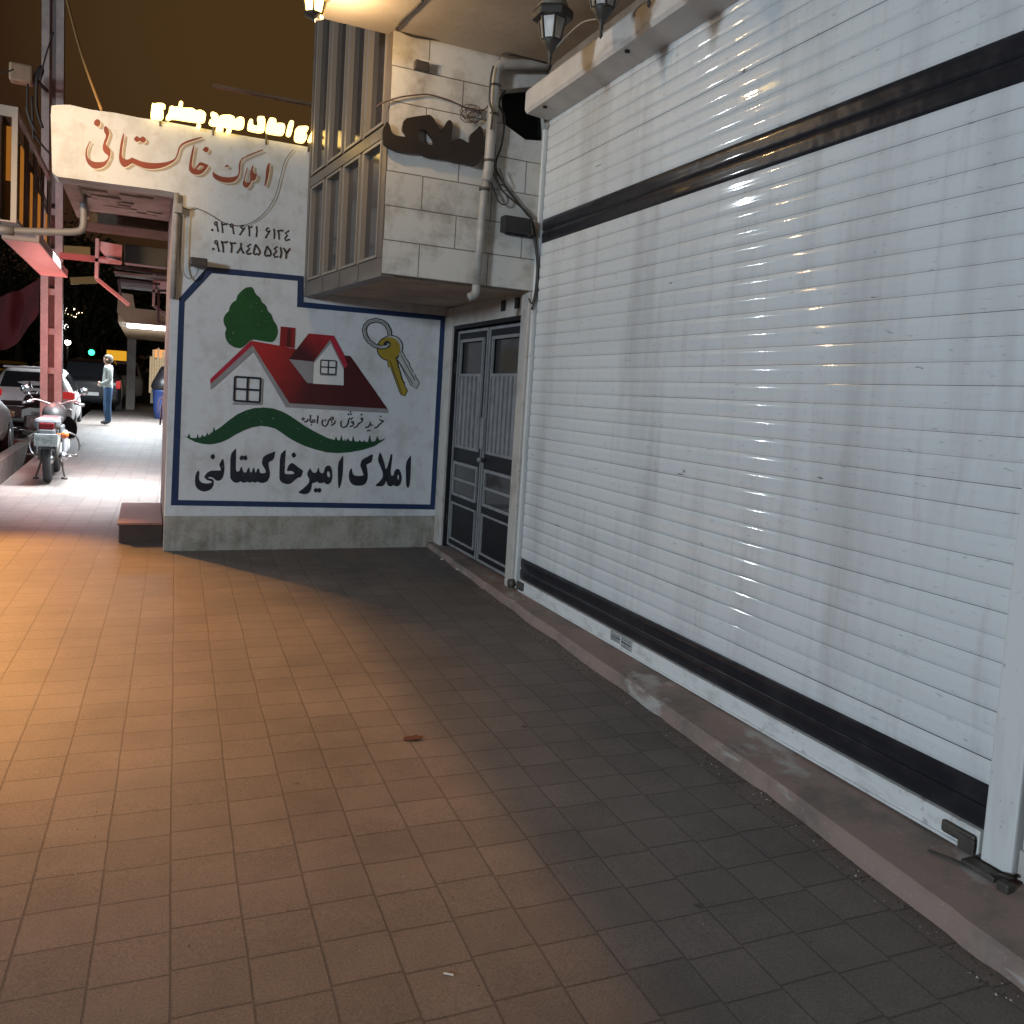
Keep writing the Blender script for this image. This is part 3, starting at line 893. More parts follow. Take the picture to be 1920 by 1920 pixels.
# rough plaster edge next to the guide rail
for i in range(40):
    z = 0.15 + i * 0.1
    b.box(SX - 0.020 - rnd.uniform(0, 0.006), SX, 1.585 + rnd.uniform(-0.03, 0.03), 1.655 - rnd.uniform(0, 0.012), z, z + 0.097)
b.build("pier", M_SURR, shop)
for dx, ya, yb, za in ((0.055, 5.665, 5.80, 0.145), (0.04, 7.40, 7.60, 0.12)):
    b = MB()
    b.bbox(SX - dx, SX + 0.3, ya, yb, za, 2.42, 0.008)
    b.build("door_post", M_SURR, shop)
b = MB()
b.box(SX - 0.03, SX + 0.3, 5.80, 7.40, 2.245, 2.42)
b.box(SX + 0.05, SX + 0.3, 5.64, 7.62, 2.42, 4.9)
b.build("lintel", M_SURR, shop)
for y in (5.93, 6.20):
    b = MB()
    b.box(SX - 0.036, SX - 0.028, y - 0.045, y + 0.045, 2.30, 2.385)
    b.build("vent", M_DARK, shop)
b = MB()
b.box(SX + 0.16, SX + 0.5, 1.6, 7.6, 0.1, 4.0)
b.build("back_wall", M_DARK, shop)

can = thing("canopy", "plastered concrete canopy ceiling over the shop front", "canopy", (0.97, 2, 4.02))
b = MB()
b.box(0.97, 3.2, -2.5, 5.72, 4.02, 4.16)
b.build("slab", M_CEIL, can)
b = MB()
b.box(2.62, SX + 0.1, 1.0, 5.62, 3.821, 4.019)
b.build("wall_trim", mat("stained_plaster", (0.22, 0.19, 0.16), 0.85, 0.4, 3), can)

# ------------------------------------------------------------------ bay window
BY, BZ = 5.65, 2.405
bay = thing("bay_window", "projecting bay with white stone blocks in front and brown framed windows on its side", "bay window", (1.46, BY, BZ))
hole = [on_y(u, v, BY) for u, v in ((940, 168), (1024, 160), (1030, 262), (1016, 264), (985, 262), (962, 245), (942, 230))]
b = MB()
b.slab([[Vector((1.462, BY, BZ)), Vector((SX + 0.06, BY, BZ)), Vector((SX + 0.06, BY, 4.06)), Vector((1.462, BY, 4.06))], hole], (0, 0.12, 0))
o = b.build("stone_face", M_STONE, bay)
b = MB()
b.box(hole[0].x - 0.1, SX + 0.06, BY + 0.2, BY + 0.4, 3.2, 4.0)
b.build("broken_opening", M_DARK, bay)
b = MB()
zs = BZ - 0.004
b.slab([[Vector((1.475, BY + 0.004, zs + 0.006)), Vector((SX - 0.03, BY + 0.004, zs + 0.006)), Vector((SX - 0.03, WY - 0.02, zs + 0.03)), Vector((1.28, WY - 0.02, zs + 0.03))]], (0, 0, 0.05))
b.build("soffit", mat("stained_soffit_plaster", (0.44, 0.37, 0.30), 0.85, 0.45, 2.5, bump=0.3, bscale=18), bay)
# glazed side, from the stone corner back to the painted wall
G0, G1 = Vector((1.458, BY + 0.01, 0)), Vector((1.262, WY - 0.02, 0))
gd = (G1 - G0)
gl = gd.length
gd.normalize()
gn = Vector((-gd.y, gd.x, 0))          # outward normal (towards -X)
if gn.x > 0:
    gn = -gn
def gp(t, z, d=0.0):
    return G0 + gd * t + gn * d + Vector((0, 0, z))
def gbox(mb, t0, t1, z0, z1, d0, d1):
    vs = [gp(t, z, d) for z in (z0, z1) for d in (d0, d1) for t in (t0, t1)]
    mb.add(vs, [(0, 2, 3, 1), (4, 5, 7, 6), (0, 1, 5, 4), (2, 6, 7, 3), (0, 4, 6, 2), (1, 3, 7, 5)])
b = MB()
zt = 5.3
gbox(b, 0, gl, 2.39, 2.52, -0.10, 0.0)
gbox(b, 0, gl, 3.342, 3.420, -0.08, 0.002)
tt = [0.075 + (gl - 0.13) * f for f in (0.0, 0.25, 0.5, 0.75, 1.0)]
gbox(b, 0, tt[0], 2.52, zt, -0.08, 0.004)
gbox(b, tt[4], gl, 2.52, zt, -0.08, 0.004)
for t in tt[1:4]:
    gbox(b, t - 0.012, t + 0.012, 2.52, zt, -0.08, -0.008)
for t in tt[1:4]:
    gbox(b, t - 0.05, t + 0.045, 2.40, 2.515, 0.0, 0.006)
b.build("glazing_frame", M_FRAME, bay)
for i in range(4):
    for z0, z1 in ((2.525, 3.330), (3.435, zt)):
        a, c = tt[i] + 0.016, tt[i + 1] - 0.016
        b = MB()
        wd = 0.020
        gbox(b, a, a + wd, z0, z1, -0.06, 0.01)
        gbox(b, c - wd * 2.2, c, z0, z1, -0.06, 0.002)
        gbox(b, a + wd, c - wd * 2.2, z0, z0 + wd, -0.06, 0.006)
        gbox(b, a + wd, c - wd * 2.2, z1 - wd, z1, -0.06, 0.006)
        fr = b.build("window", M_FRAME2, bay)
        b = MB()
        gbox(b, a + wd * 0.5, c - wd * 1.2, z0 + wd * 0.5, z1 - wd * 0.5, -0.05, -0.035)
        b.build("pane", M_PANE, fr)

# dark letters standing off the bay
F_ = zoom(700, 200, 8.348)
lt = MB()
outl = [(215, 225), (265, 290), (285, 410), (340, 445), (420, 460), (525, 475), (500, 420), (450, 355), (490, 185), (640, 155), (820, 130), (890, 125), (940, 175), (1000, 270), (1060, 400), (1100, 330), (1185, 190), (1245, 250), (1245, 330), (1210, 600), (1235, 570), (1290, 510), (1350, 495), (1420, 520), (1470, 560), (1515, 560), (1510, 445), (1650, 320), (1670, 295), (1715, 350), (1725, 480), (1700, 780), (1640, 910), (1560, 945), (1530, 900), (1460, 875), (1380, 888), (1310, 870), (1280, 850), (1200, 850), (1120, 825), (1060, 805), (1000, 810), (880, 795), (800, 775), (755, 735), (620, 715), (480, 715), (360, 695), (240, 640), (160, 580), (143, 470), (150, 360), (190, 280)]
hol = [(705, 365), (760, 360), (825, 360), (870, 430), (925, 500), (945, 560), (930, 595), (840, 580), (740, 560), (715, 480)]
lt.slab([[on_y(u, v, BY - 0.045) for u, v in F_(smooth_loop(outl, 1))], [on_y(u, v, BY - 0.045) for u, v in F_(smooth_loop(hol, 1))]], (0, 0.028, 0))
lroot = lt.build("sign_letters", mat("dark_brown_sign_metal", (0.022, 0.015, 0.011), 0.5, 0.3, 6))
tag(lroot, "dark brown raised Persian letters fixed on the white stone bay", "sign")

# ------------------------------------------------------------------ roller shutter
shut = thing("roller_shutter", "white corrugated roller shutter with two black stripes, closed over the shop", "shutter", (SX, 3.7, 0.15))
def slats(z0, n, h, y0=1.75, y1=5.615):
    b = MB()
    for i in range(n):
        za = z0 + i * h
        j = rnd.uniform(-0.0012, 0.0012)
        tl = rnd.uniform(-0.0015, 0.0015)
        vs, fs = [], []
        K_ = 11
        ysx = [y0, y0 + 0.9, y0 + 1.9, y0 + 2.9, y1]
        wob = [rnd.uniform(-0.0009, 0.0009) for _ in ysx]
        for k in range(K_):
            t = k / (K_ - 1)
            off = -0.0062 * (max(0.0, 1 - abs(2 * t - 1) ** 3.2)) ** 0.8
            off -= 0.0016 * math.exp(-((t - 0.7) / 0.14) ** 2)
            z = za + h * (0.008 + 0.984 * t)
            for yy, wb in zip(ysx, wob):
                vs.append((SX + off + j + tl * (t - 0.5) + wb, yy, z + wb * 0.5))
        n5 = len(ysx)
        for k in range(K_ - 1):
            for q in range(n5 - 1):
                fs.append((k * n5 + q, k * n5 + q + 1, (k + 1) * n5 + q + 1, (k + 1) * n5 + q))
        b.add(vs, fs, True)
    return b
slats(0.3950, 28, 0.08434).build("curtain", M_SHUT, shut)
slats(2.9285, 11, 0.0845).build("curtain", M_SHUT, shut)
slats(0.236, 2, 0.0795).build("black_stripe", M_SHUTB, shut)
slats(2.7570, 2, 0.0857).build("black_stripe", M_SHUTB, shut)
b = MB()
b.box(SX + 0.008, SX + 0.012, 1.70, 5.66, 0.16, 3.9)
b.build("backing", M_DARK, shut)
b = MB()
b.bbox(SX - 0.022, SX + 0.02, 1.795, 5.60, 0.150, 0.2345, 0.005)
b.bbox(SX - 0.030, SX - 0.002, 1.80, 5.595, 0.146, 0.158, 0.003)
b.build("bottom_bar", M_BAR, shut)
b = MB()
b.bbox(SX - 0.045, SX + 0.03, 1.662, 1.770, 0.155, 3.9, 0.006)
b.build("guide_rail", M_GUIDE, shut)
b = MB()
b.bbox(SX - 0.035, SX + 0.02, 5.628, 5.662, 0.16, 3.58, 0.004)
b.build("guide_rail", M_GUIDE, shut)
# hood over the roll
b = MB()
hood_prof = [(SX + 0.05, 3.635), (SX - 0.07, 3.64), (SX - 0.195, 3.650), (SX - 0.212, 3.672), (SX - 0.212, 3.795), (SX - 0.195, 3.82), (SX + 0.05, 3.82)]
b.slab([[Vector((x, 0.6, z)) for x, z in hood_prof]], (0, 5.0, 0))
b.build("hood", mat("painted_hood_metal", (0.60, 0.575, 0.55), 0.5, 0.25, 4), shut)
for y in (5.38, 4.30):
    b = MB()
    b.lathe((SX - 0.155, y, 3.636), [(0.016, 0), (0.016, 0.02)], 10)
    b.build("rivet", M_DARK, shut)
# stickers on the bottom bar
S_ = zoom(1130, 1170, 27.43)
for c4, lns in (([(415, 290), (930, 560), (890, 1050), (395, 790)], [(0.12, 0.2, 0.0025), (0.3, 0.9, 0.0035), (0.52, 0.95, 0.008), (0.72, 0.8, 0.004), (0.88, 0.9, 0.003)]),
                ([(970, 590), (1530, 930), (1490, 1480), (920, 1150)], [(0.12, 0.9, 0.003), (0.28, 0.8, 0.003), (0.52, 0.9, 0.009), (0.74, 0.7, 0.003), (0.88, 0.9, 0.003)])):
    q = [on_x(u, v, SX - 0.0235) for u, v in S_(c4)]
    b = MB()
    b.slab([q], (0.0008, 0, 0))
    st = b.build("sticker", mat("grey_sticker", (0.34, 0.36, 0.36), 0.5), shut)
    b = MB()
    for f, ln, th in lns:
        a = q[0].lerp(q[3], f)
        e2 = q[1].lerp(q[2], f)
        x = 0.04
        k = 0
        while x < ln:
            wl = rnd.uniform(0.05, 0.2)
            p0, p1 = a.lerp(e2, x), a.lerp(e2, min(x + wl, ln))
            b.box(SX - 0.0246, SX - 0.0238, min(p0.y, p1.y), max(p0.y, p1.y), (p0.z + p1.z) / 2 - th / 2, (p0.z + p1.z) / 2 + th / 2)
            x += wl + 0.05
    b.build("sticker_print", M_DARK, st)
# hasps and padlock at the two bottom corners
b = MB()
b.bbox(SX - 0.040, SX - 0.024, 1.80, 1.93, 0.172, 0.216, 0.010)
b.bbox(SX - 0.048, SX - 0.040, 1.795, 1.855, 0.150, 0.205, 0.003)
b.bbox(SX - 0.10, SX - 0.045, 1.68, 1.80, 0.132, 0.152, 0.005)
b.tube([(SX - 0.085, 1.70, 0.15), (SX - 0.095, 1.66, 0.172), (SX - 0.075, 1.635, 0.176), (SX - 0.065, 1.665, 0.155)], 0.006, 7)
b.bbox(SX - 0.110, SX - 0.070, 1.625, 1.665, 0.122, 0.158, 0.006)
b.bar((SX - 0.13, 1.90, 0.128), (SX - 0.10, 1.76, 0.138), 0.007)
b.build("hasp", M_RUST, shut)
b = MB()
b.bbox(SX - 0.045, SX - 0.022, 5.50, 5.60, 0.165, 0.225, 0.006)
b.lathe((SX - 0.055, 5.66, 0.19), [(0.002, -0.02), (0.035, -0.02), (0.035, 0.02), (0.002, 0.02)], 12, (1, 0, 0))
b.build("hasp", M_RUST, shut)

# ------------------------------------------------------------------ granite step along the front
step = MB()
front = [(-3.0, 2.02, 0.07), (-1.0, 2.12, 0.085), (1.0, 2.285, 0.098), (1.6, 2.325, 0.103), (2.1, 2.362, 0.108), (2.5, 2.386, 0.112), (3.0, 2.40, 0.117), (3.6, 2.418, 0.122), (4.3, 2.436, 0.128), (5.3, 2.463, 0.136), (6.2, 2.495, 0.143), (7.0, 2.52, 0.149), (7.585, 2.545, 0.153)]
vs, fs = [], []
fine = []
for i in range(len(front) - 1):
    a, c = front[i], front[i + 1]
    n = max(1, int((c[0] - a[0]) / 0.06))
    for k in range(n):
        t = k / n
        fine.append(tuple(a[j] * (1 - t) + c[j] * t for j in range(3)))
fine.append(front[-1])
for y, x, z in fine:
    jx = mnoise.noise(Vector((y * 3.1, 0, 0))) * 0.010 + mnoise.noise(Vector((y * 11, 5, 0))) * 0.005
    if min(abs(y - q) for q in (-1.2, 0.1, 1.45, 2.55, 3.35, 4.6, 5.9, 6.8)) < 0.035:
        jx += 0.012
        z -= 0.007
    jb = mnoise.noise(Vector((y * 2.3, 9, 0))) * 0.014
    x += jx
    vs += [(x + jb - 0.006, y, gz(y) - 0.05), (x + jb * 0.6 - 0.004, y, gz(y) + 0.02), (x, y, z - 0.010), (x + 0.010, y, z), (SX + 0.1, y, 0.150 + 0.001 * y)]
for i in range(len(fine) - 1):
    for k in range(4):
        fs.append((i * 5 + k, i * 5 + k + 1, i * 5 + k + 6, i * 5 + k + 5))
step.add(vs, fs)
so = step.build("stone_step", M_GRANITE)
tag(so, "worn red granite step running along the foot of the shutter and door", "step")

# ------------------------------------------------------------------ double door
DX = SX + 0.03
door = thing("double_door", "dark navy metal double door with grey barred window panels", "door", (DX, 6.6, 0.15))
b = MB()
b.box(DX - 0.045, DX + 0.05, 5.795, 5.83, 0.15, 2.25)
b.box(DX - 0.045, DX + 0.05, 7.375, 7.405, 0.15, 2.25)
b.box(DX - 0.045, DX + 0.05, 5.83, 7.375, 2.215, 2.25)
b.box(DX + 0.045, DX + 0.06, 5.83, 7.375, 0.15, 2.215)
b.build("door_frame", M_NAVY, door)
def rect(zm, p, q, x):
    a, c = [on_x(u, v, x) for u, v in zm([p, q])]
    return min(a.y, c.y), max(a.y, c.y), min(a.z, c.z), max(a.z, c.z)
Dz5 = zoom(780, 540, 3.3107)
def edge_frame(mb, y0, y1, z0, z1, x0, x1, t):
    mb.box(x0, x1, y0, y0 + t, z0, z1)
    mb.box(x0, x1, y1 - t, y1, z0, z1)
    mb.box(x0, x1, y0 + t, y1 - t, z0, z0 + t)
    mb.box(x0, x1, y0 + t, y1 - t, z1 - t, z1)
for side, (y0, y1), nb in (("far", (6.615, 7.370), 5), ("near", (5.835, 6.595), 6)):
    b = MB()
    # leaf with an opening for the barred part
    b.box(DX, DX + 0.03, y0, y1, 0.165, 1.13)
    b.box(DX, DX + 0.03, y0, y0 + 0.10, 1.13, 2.205)
    b.box(DX, DX + 0.03, y1 - 0.10, y1, 1.13, 2.205)
    b.box(DX, DX + 0.03, y0 + 0.10, y1 - 0.10, 2.10, 2.205)
    leaf = b.build("door_leaf", M_NAVY, door)
    for g, za, zb, dx, tk, nm in ((0.005, 0.175, 2.195, 0.012, 0.022, "leaf_bead"), (0.085, 1.115, 2.115, 0.018, 0.026, "window_bead"), (0.075, 0.665, 0.985, 0.018, 0.026, "window_bead"), (0.065, 0.245, 0.60, 0.016, 0.018, "panel_bead")):
        b = MB()
        edge_frame(b, y0 + g, y1 - g, za, zb, DX - dx, DX - 0.001, tk)
        b.build(nm, M_BEAD, leaf)
    for za, zb, xb in ((1.775, 1.80, 0.02), (0.812, 0.835, -0.001)):
        b = MB()
        b.box(DX - 0.016, DX + xb, y0 + 0.11, y1 - 0.11, za, zb)
        b.build("window_rail", M_BEAD, leaf)
    ya, yb = y0 + 0.112, y1 - 0.112
    for k in range(nb):
        yc = ya + (yb - ya) * (k + 0.5) / nb
        b = MB()
        b.box(DX - 0.012, DX + 0.018, yc - 0.027, yc + 0.027, 1.14, 1.776)
        b.build("window_bar", M_BEAD, leaf)
    for xa, xb, za, zb in ((0.022, 0.028, 1.131, 2.10), (-0.006, -0.0015, 0.69, 0.96)):
        b = MB()
        b.box(DX + xa, DX + xb, y0 + 0.10, y1 - 0.10, za, zb)
        b.build("pane", M_PANE, leaf)
b = MB()
b.lathe((DX - 0.05, 6.55, 1.06), [(0.001, -0.02), (0.018, -0.02), (0.022, 0), (0.018, 0.02), (0.001, 0.02)], 12, (1, 0, 0))
b.tube([(DX - 0.05, 6.55, 1.06), (DX, 6.55, 1.06)], 0.008)
b.bbox(DX - 0.03, DX - 0.012, 6.57, 6.63, 1.15, 1.42, 0.004)
b.build("door_handle", M_BEAD, door)
for z in (1.85, 0.42):
    for ya, yb in ((7.362, 7.385), (5.82, 5.838)):
        b = MB()
        b.bbox(DX - 0.03, DX, ya, yb, z - 0.05, z + 0.05, 0.004)
        b.build("hinge", M_BLACK, door)
# ------------------------------------------------------------------ pipes, cables and boxes on the bay
V5 = zoom(880, 80, 3.694)
def px_path(zm, pts, y):
    return [on_y(u, v, y) for u, v in zm(pts)]
def catmull(pts, n=6):
    pts = [Vector(p) for p in pts]
    out = []
    for i in range(len(pts) - 1):
        p0, p1, p2, p3 = pts[max(i - 1, 0)], pts[i], pts[i + 1], pts[min(i + 2, len(pts) - 1)]
        for k in range(n):
            t = k / n
            out.append(0.5 * ((2 * p1) + (p2 - p0) * t + (2 * p0 - 5 * p1 + 4 * p2 - p3) * t * t + (3 * p1 - p0 - 3 * p2 + p3) * t ** 3))
    out.append(pts[-1])
    return out
pipe = thing("drain_pipe", "grey plastic drain pipe running down the white stone bay", "pipe", on_y(905, 330, BY - 0.05))
b = MB()
pp = px_path(V5, [(540, 150), (420, 152), (260, 150), (205, 165), (186, 215), (178, 300), (150, 640), (132, 880), (118, 960)], BY - 0.05)
b.tube(catmull(pp, 4), 0.037, 12)
pl = px_path(V5, [(118, 955), (98, 1060), (75, 1350), (48, 1690)], BY - 0.045)
b.tube(pl, 0.028, 12)
b.tube(catmull(px_path(V5, [(48, 1680), (44, 1725), (25, 1752), (-6, 1762)], BY - 0.045), 3), 0.030, 10)
b.build("pipe_run", M_PVC, pipe)
for q in ((180, 300), (165, 500), (138, 820), (105, 1015)):
    b = MB()
    c = on_y(*V5([q])[0], BY - 0.05)
    b.lathe(c - Vector((0, 0, 0.009)), [(0.040, 0), (0.040, 0.018)], 12)
    b.box(c.x - 0.012, c.x + 0.012, c.y, BY + 0.01, c.z - 0.008, c.z + 0.008)
    b.build("clamp", M_RUST, pipe)

cab = MB()
for pts, r, dy in (([(250, 330), (205, 420), (242, 520), (226, 700), (182, 850), (235, 970), (330, 1100), (400, 1190), (440, 1245), (470, 1480), (470, 1700), (432, 1850)], 0.008, 0.03),
                   ([(180, 700), (176, 850), (212, 1000), (300, 1090), (372, 1150), (425, 1210)], 0.007, 0.05),
                   ([(152, 970), (200, 1095), (250, 1122), (266, 1075), (182, 950), (160, 860)], 0.005, 0.04),
                   ([(150, 600), (160, 480), (140, 400), (150, 240), (168, 160)], 0.007, 0.10),
                   ([(432, 1330), (455, 1400), (468, 1600), (440, 1800), (410, 1770)], 0.006, 0.025),
                   ([(172, 850), (190, 960), (228, 985), (240, 960), (205, 870)], 0.005, 0.06)):
    cab.tube(catmull(px_path(V5, pts, BY - dy), 4), r, 6)
o = cab.build("cable_bundle", M_CABLE)
tag(o, "tangle of dark cables hanging beside the drain pipe on the stone bay", "cable")
V4 = zoom(560, 0, 3.2)
cab = MB()
cab.tube(catmull(px_path(V4, [(470, 640), (500, 618), (600, 585), (700, 570), (780, 567), (900, 600), (990, 640), (1050, 655), (1110, 660), (1140, 630)], BY - 0.02), 4), 0.0055, 6)
for i in range(7):
    cx, cy = 1030 + rnd.uniform(-25, 35), 680 + rnd.uniform(-15, 25)
    a = rnd.uniform(25, 55)
    cab.tube([on_y(*V4([(cx + a * math.cos(t * 0.6 + i), cy + a * 0.8 * math.sin(t * 0.6 + i))])[0], BY - 0.02 - 0.004 * i) for t in range(11)], 0.0028, 5)
o = cab.build("loose_wire", mat("dusty_red_wire", (0.10, 0.065, 0.06), 0.6))
tag(o, "thin wire looped across the stone bay above the dark letters", "wire")
cab = MB()
cab.tube(catmull([on_z(u, v, 4.006) for u, v in V4([(745, 2), (690, 60), (640, 105), (590, 165)])] + px_path(V4, [(600, 180), (700, 220), (900, 245), (1000, 268), (1100, 300), (1200, 318)], BY - 0.02) + px_path(V4, [(1250, 325), (1330, 335), (1480, 375)], BY - 0.09), 4), 0.008, 6)
o = cab.build("ceiling_cable", M_CABLE)
tag(o, "dark cable sagging along the edge where canopy meets the stone bay", "cable")

def box_px(mb, p0, p1, y0, y1, bev=0.006):
    a, c = on_y(*p0, y0), on_y(*p1, y0)
    mb.bbox(min(a.x, c.x), max(a.x, c.x), y0, y1, min(a.z, c.z), max(a.z, c.z), bev)
eb = MB()
box_px(eb, (947, 402), (996, 440), BY - 0.085, BY + 0.002, 0.008)
eb.box(*[f(on_y(947, 402, BY).x, on_y(996, 440, BY).x) for f in (min, max)], BY - 0.03, BY - 0.012, on_y(970, 441, BY).z - 0.012, on_y(970, 441, BY).z)
o = eb.build("junction_box", M_BLACK)
tag(o, "black electrical box on the lower right of the stone bay", "box")
mb_ = MB()
box_px(mb_, (780, 110), (805, 133), BY - 0.05, BY + 0.002, 0.005)
o = mb_.build("meter_box", mat("dark_brown_plastic", (0.05, 0.042, 0.038), 0.5))
tag(o, "small dark box with a pale label high on the stone bay", "box")
mb_ = MB()
p, q = on_y(784, 115, BY), on_y(802, 122, BY)
mb_.box(p.x, q.x, BY - 0.0535, BY - 0.049, q.z, p.z)
mb_.build("box_label", mat("pale_label", (0.55, 0.52, 0.48), 0.5), o)

# ------------------------------------------------------------------ lanterns under the canopy
M_LMET = mat("dark_lantern_metal", (0.045, 0.037, 0.030), 0.5, 0.3, 12)
M_LCAP = mat("weathered_lantern_cap", (0.17, 0.15, 0.11), 0.6, 0.3, 8)
M_LGL = mat("frosted_lantern_glass", (0.40, 0.36, 0.33), 0.25)
M_BULB = mat("white_bulb", (0.75, 0.74, 0.72), 0.3)
def lantern(loc, label, lit=False, group="lanterns hanging under the canopy", fs=1.0):
    x, y, z = loc                      # z = tip of the finial
    t = thing("lantern", label, "lantern", (x, y, z), group)
    z0_ = z
    z = z - 0.135 * (1 - fs)
    n = 6
    def ringp(r, zz, rot=0.3):
        return [Vector((x + r * math.cos(2 * math.pi * k / n + rot), y + r * math.sin(2 * math.pi * k / n + rot), zz)) for k in range(n)]
    lo, hi = ringp(0.056, z + 0.145), ringp(0.090, z + 0.315)
    b = MB()
    for k in range(n):
        b.bar(lo[k], hi[k], 0.010)
        b.bar(lo[k], lo[(k + 1) % n], 0.012)
        b.bar(hi[k], hi[(k + 1) % n], 0.016)
    b.build("cage", M_LMET, t)
    b = MB()
    for k in range(n):
        c0 = Vector((x, y, 0))
        qs = [lo[k], lo[(k + 1) % n], hi[(k + 1) % n], hi[k]]
        b.quad(*[p + (Vector((c0.x, c0.y, p.z)) - p) * 0.04 for p in qs])
    gm = mat("lit_lantern_glass", (0.9, 0.8, 0.5), 0.4, emit=(1.0, 0.66, 0.14), estr=11.0) if lit else glass_mat("lantern_glass", (0.62, 0.58, 0.54), 0.25, 0.55)
    b.build("lantern_glass", gm, t)
    b = MB()
    b.lathe((x, y, z), [(r_, h_ if h_ > 0.134 else 0.135 - (0.135 - h_) * fs) for r_, h_ in [(0.004, 0), (0.012, 0.015), (0.006, 0.03), (0.013, 0.05), (0.010, 0.07), (0.03, 0.10), (0.055, 0.135), (0.058, 0.15)]], 12)
    b.build("finial", M_LMET, t)
    b = MB()
    b.lathe((x, y, z + 0.30), [(0.118, -0.035), (0.122, 0.0), (0.115, 0.018)], 6, smooth=False)
    b.build("cap_rim", M_LMET, t)
    b = MB()
    b.lathe((x, y, z + 0.318), [(0.100, 0), (0.085, 0.035), (0.055, 0.068), (0.025, 0.085), (0.008, 0.09)], 18)
    b.build("cap", M_LCAP, t)
    if not lit:
        b = MB()
        b.lathe((x, y, z + 0.20), [(0.008, 0), (0.028, 0.02), (0.034, 0.05), (0.02, 0.09), (0.015, 0.11)], 12)
        b.build("bulb", M_BULB, t)
    for sx in (-1, 1):
        b = MB()
        b.tube([(x + sx * 0.012, y, z + 0.40), (x + sx * 0.012, y, 4.12)], 0.004, 6)
        b.build("hanging_rod", M_LMET, t)
    return t
LX = 2.10
def lant_from(u, v, x):
    p = on_x(u, v, x)
    return p
l1 = lant_from(1030, 126, LX)
l2 = lant_from(1126, 72, LX)
l3 = lant_from(1216, 14, LX)
lantern(l1, "unlit six-sided lantern with a bulb, nearest to the drain pipe")
lantern(l2, "unlit hanging lantern cut by the top edge, above the shutter hood", group="lanterns hanging under the canopy")
lantern(l3, "lantern finial just showing at the top edge, right above the hood")
ll = on_y(588, 42, 5.25)
lantern((ll.x, ll.y, ll.z), "brightly lit yellow lantern at the outer corner of the canopy", True, fs=0.25)
lamp("lantern_bulb", "POINT", (ll.x + 0.14, ll.y + 0.02, ll.z + 0.02), 20, (1.0, 0.66, 0.33), 0.04)
b = MB()
b.tube(catmull([l1 + Vector((0.02, 0, 0.10)), l1.lerp(l2, 0.4) + Vector((0.06, 0, 0.19)), l2 + Vector((0.03, 0, 0.12)), l2 + Vector((0.09, -0.05, 0.22)), l2.lerp(l3, 0.6) + Vector((0.1, 0, 0.36)), l3 + Vector((0, 0, 0.3))], 5), 0.0045, 5)
o = b.build("lantern_wire", M_CABLE2)
tag(o, "pale wire strung between the unlit lanterns", "wire")

# ------------------------------------------------------------------ on the painted wall
fl = MB()
box_px(fl, (357, 481), (389, 500), WY - 0.17, WY - 0.04, 0.008)
fl.bar(on_y(362, 495, WY - 0.04), on_y(362, 495, WY + 0.01), 0.03)
ft = fl.build("wall_floodlight", mat("brown_lamp_housing", (0.075, 0.062, 0.055), 0.5, 0.4, 12))
tag(ft, "small brown box lamp bracketed above the corner of the blue border", "lamp")
b = MB()
b.tube(catmull([on_y(u, v, WY - 0.05) for u, v in ((345, 400), (342, 470), (343, 505), (352, 522), (366, 518), (372, 500), (362, 490))], 4), 0.006, 6)
b.build("lamp_cord", M_CABLE2, ft)
V7 = zoom(120, 200, 4)
b = MB()
b.tube(catmull(px_path(V7, [(850, 740), (935, 772), (990, 760), (1100, 812), (1200, 872), (1310, 892), (1400, 872), (1500, 800), (1580, 680), (1625, 520), (1660, 400), (1720, 320)], WY - 0.02), 4), 0.003, 5)
o = b.build("wall_wire", mat("thin_dark_wire", (0.09, 0.085, 0.08), 0.6))
tag(o, "thin wire sagging across the wall over the phone numbers", "wire")
b = MB()
b.tube([on_y(331, 362, WY - 0.04), on_y(331, 400, WY - 0.04), on_y(328, 470, WY - 0.04), on_y(324, 560, WY - 0.03)], 0.022, 8)
b.bbox(*sorted((on_y(326, 392, WY).x, on_y(342, 392, WY).x)), WY - 0.09, WY - 0.01, on_y(330, 402, WY).z, on_y(330, 384, WY).z, 0.008)
o = b.build("corner_conduit", mat("pale_grey_conduit", (0.34, 0.32, 0.30), 0.6, 0.4, 9))
tag(o, "pale conduit running up the left corner of the painted wall", "pipe")

# red block step in front of the next shop
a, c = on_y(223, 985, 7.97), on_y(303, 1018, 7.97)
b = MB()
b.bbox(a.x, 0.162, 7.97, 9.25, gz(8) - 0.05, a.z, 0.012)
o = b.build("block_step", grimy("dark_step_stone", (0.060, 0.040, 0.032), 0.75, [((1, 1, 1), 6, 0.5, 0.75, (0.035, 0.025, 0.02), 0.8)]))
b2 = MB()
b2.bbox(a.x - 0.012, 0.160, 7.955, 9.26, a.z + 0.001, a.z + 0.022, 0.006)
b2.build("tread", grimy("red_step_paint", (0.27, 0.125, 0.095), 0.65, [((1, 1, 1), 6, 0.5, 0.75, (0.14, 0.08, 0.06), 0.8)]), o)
tag(o, "low reddish block step behind the left corner of the painted wall", "step")
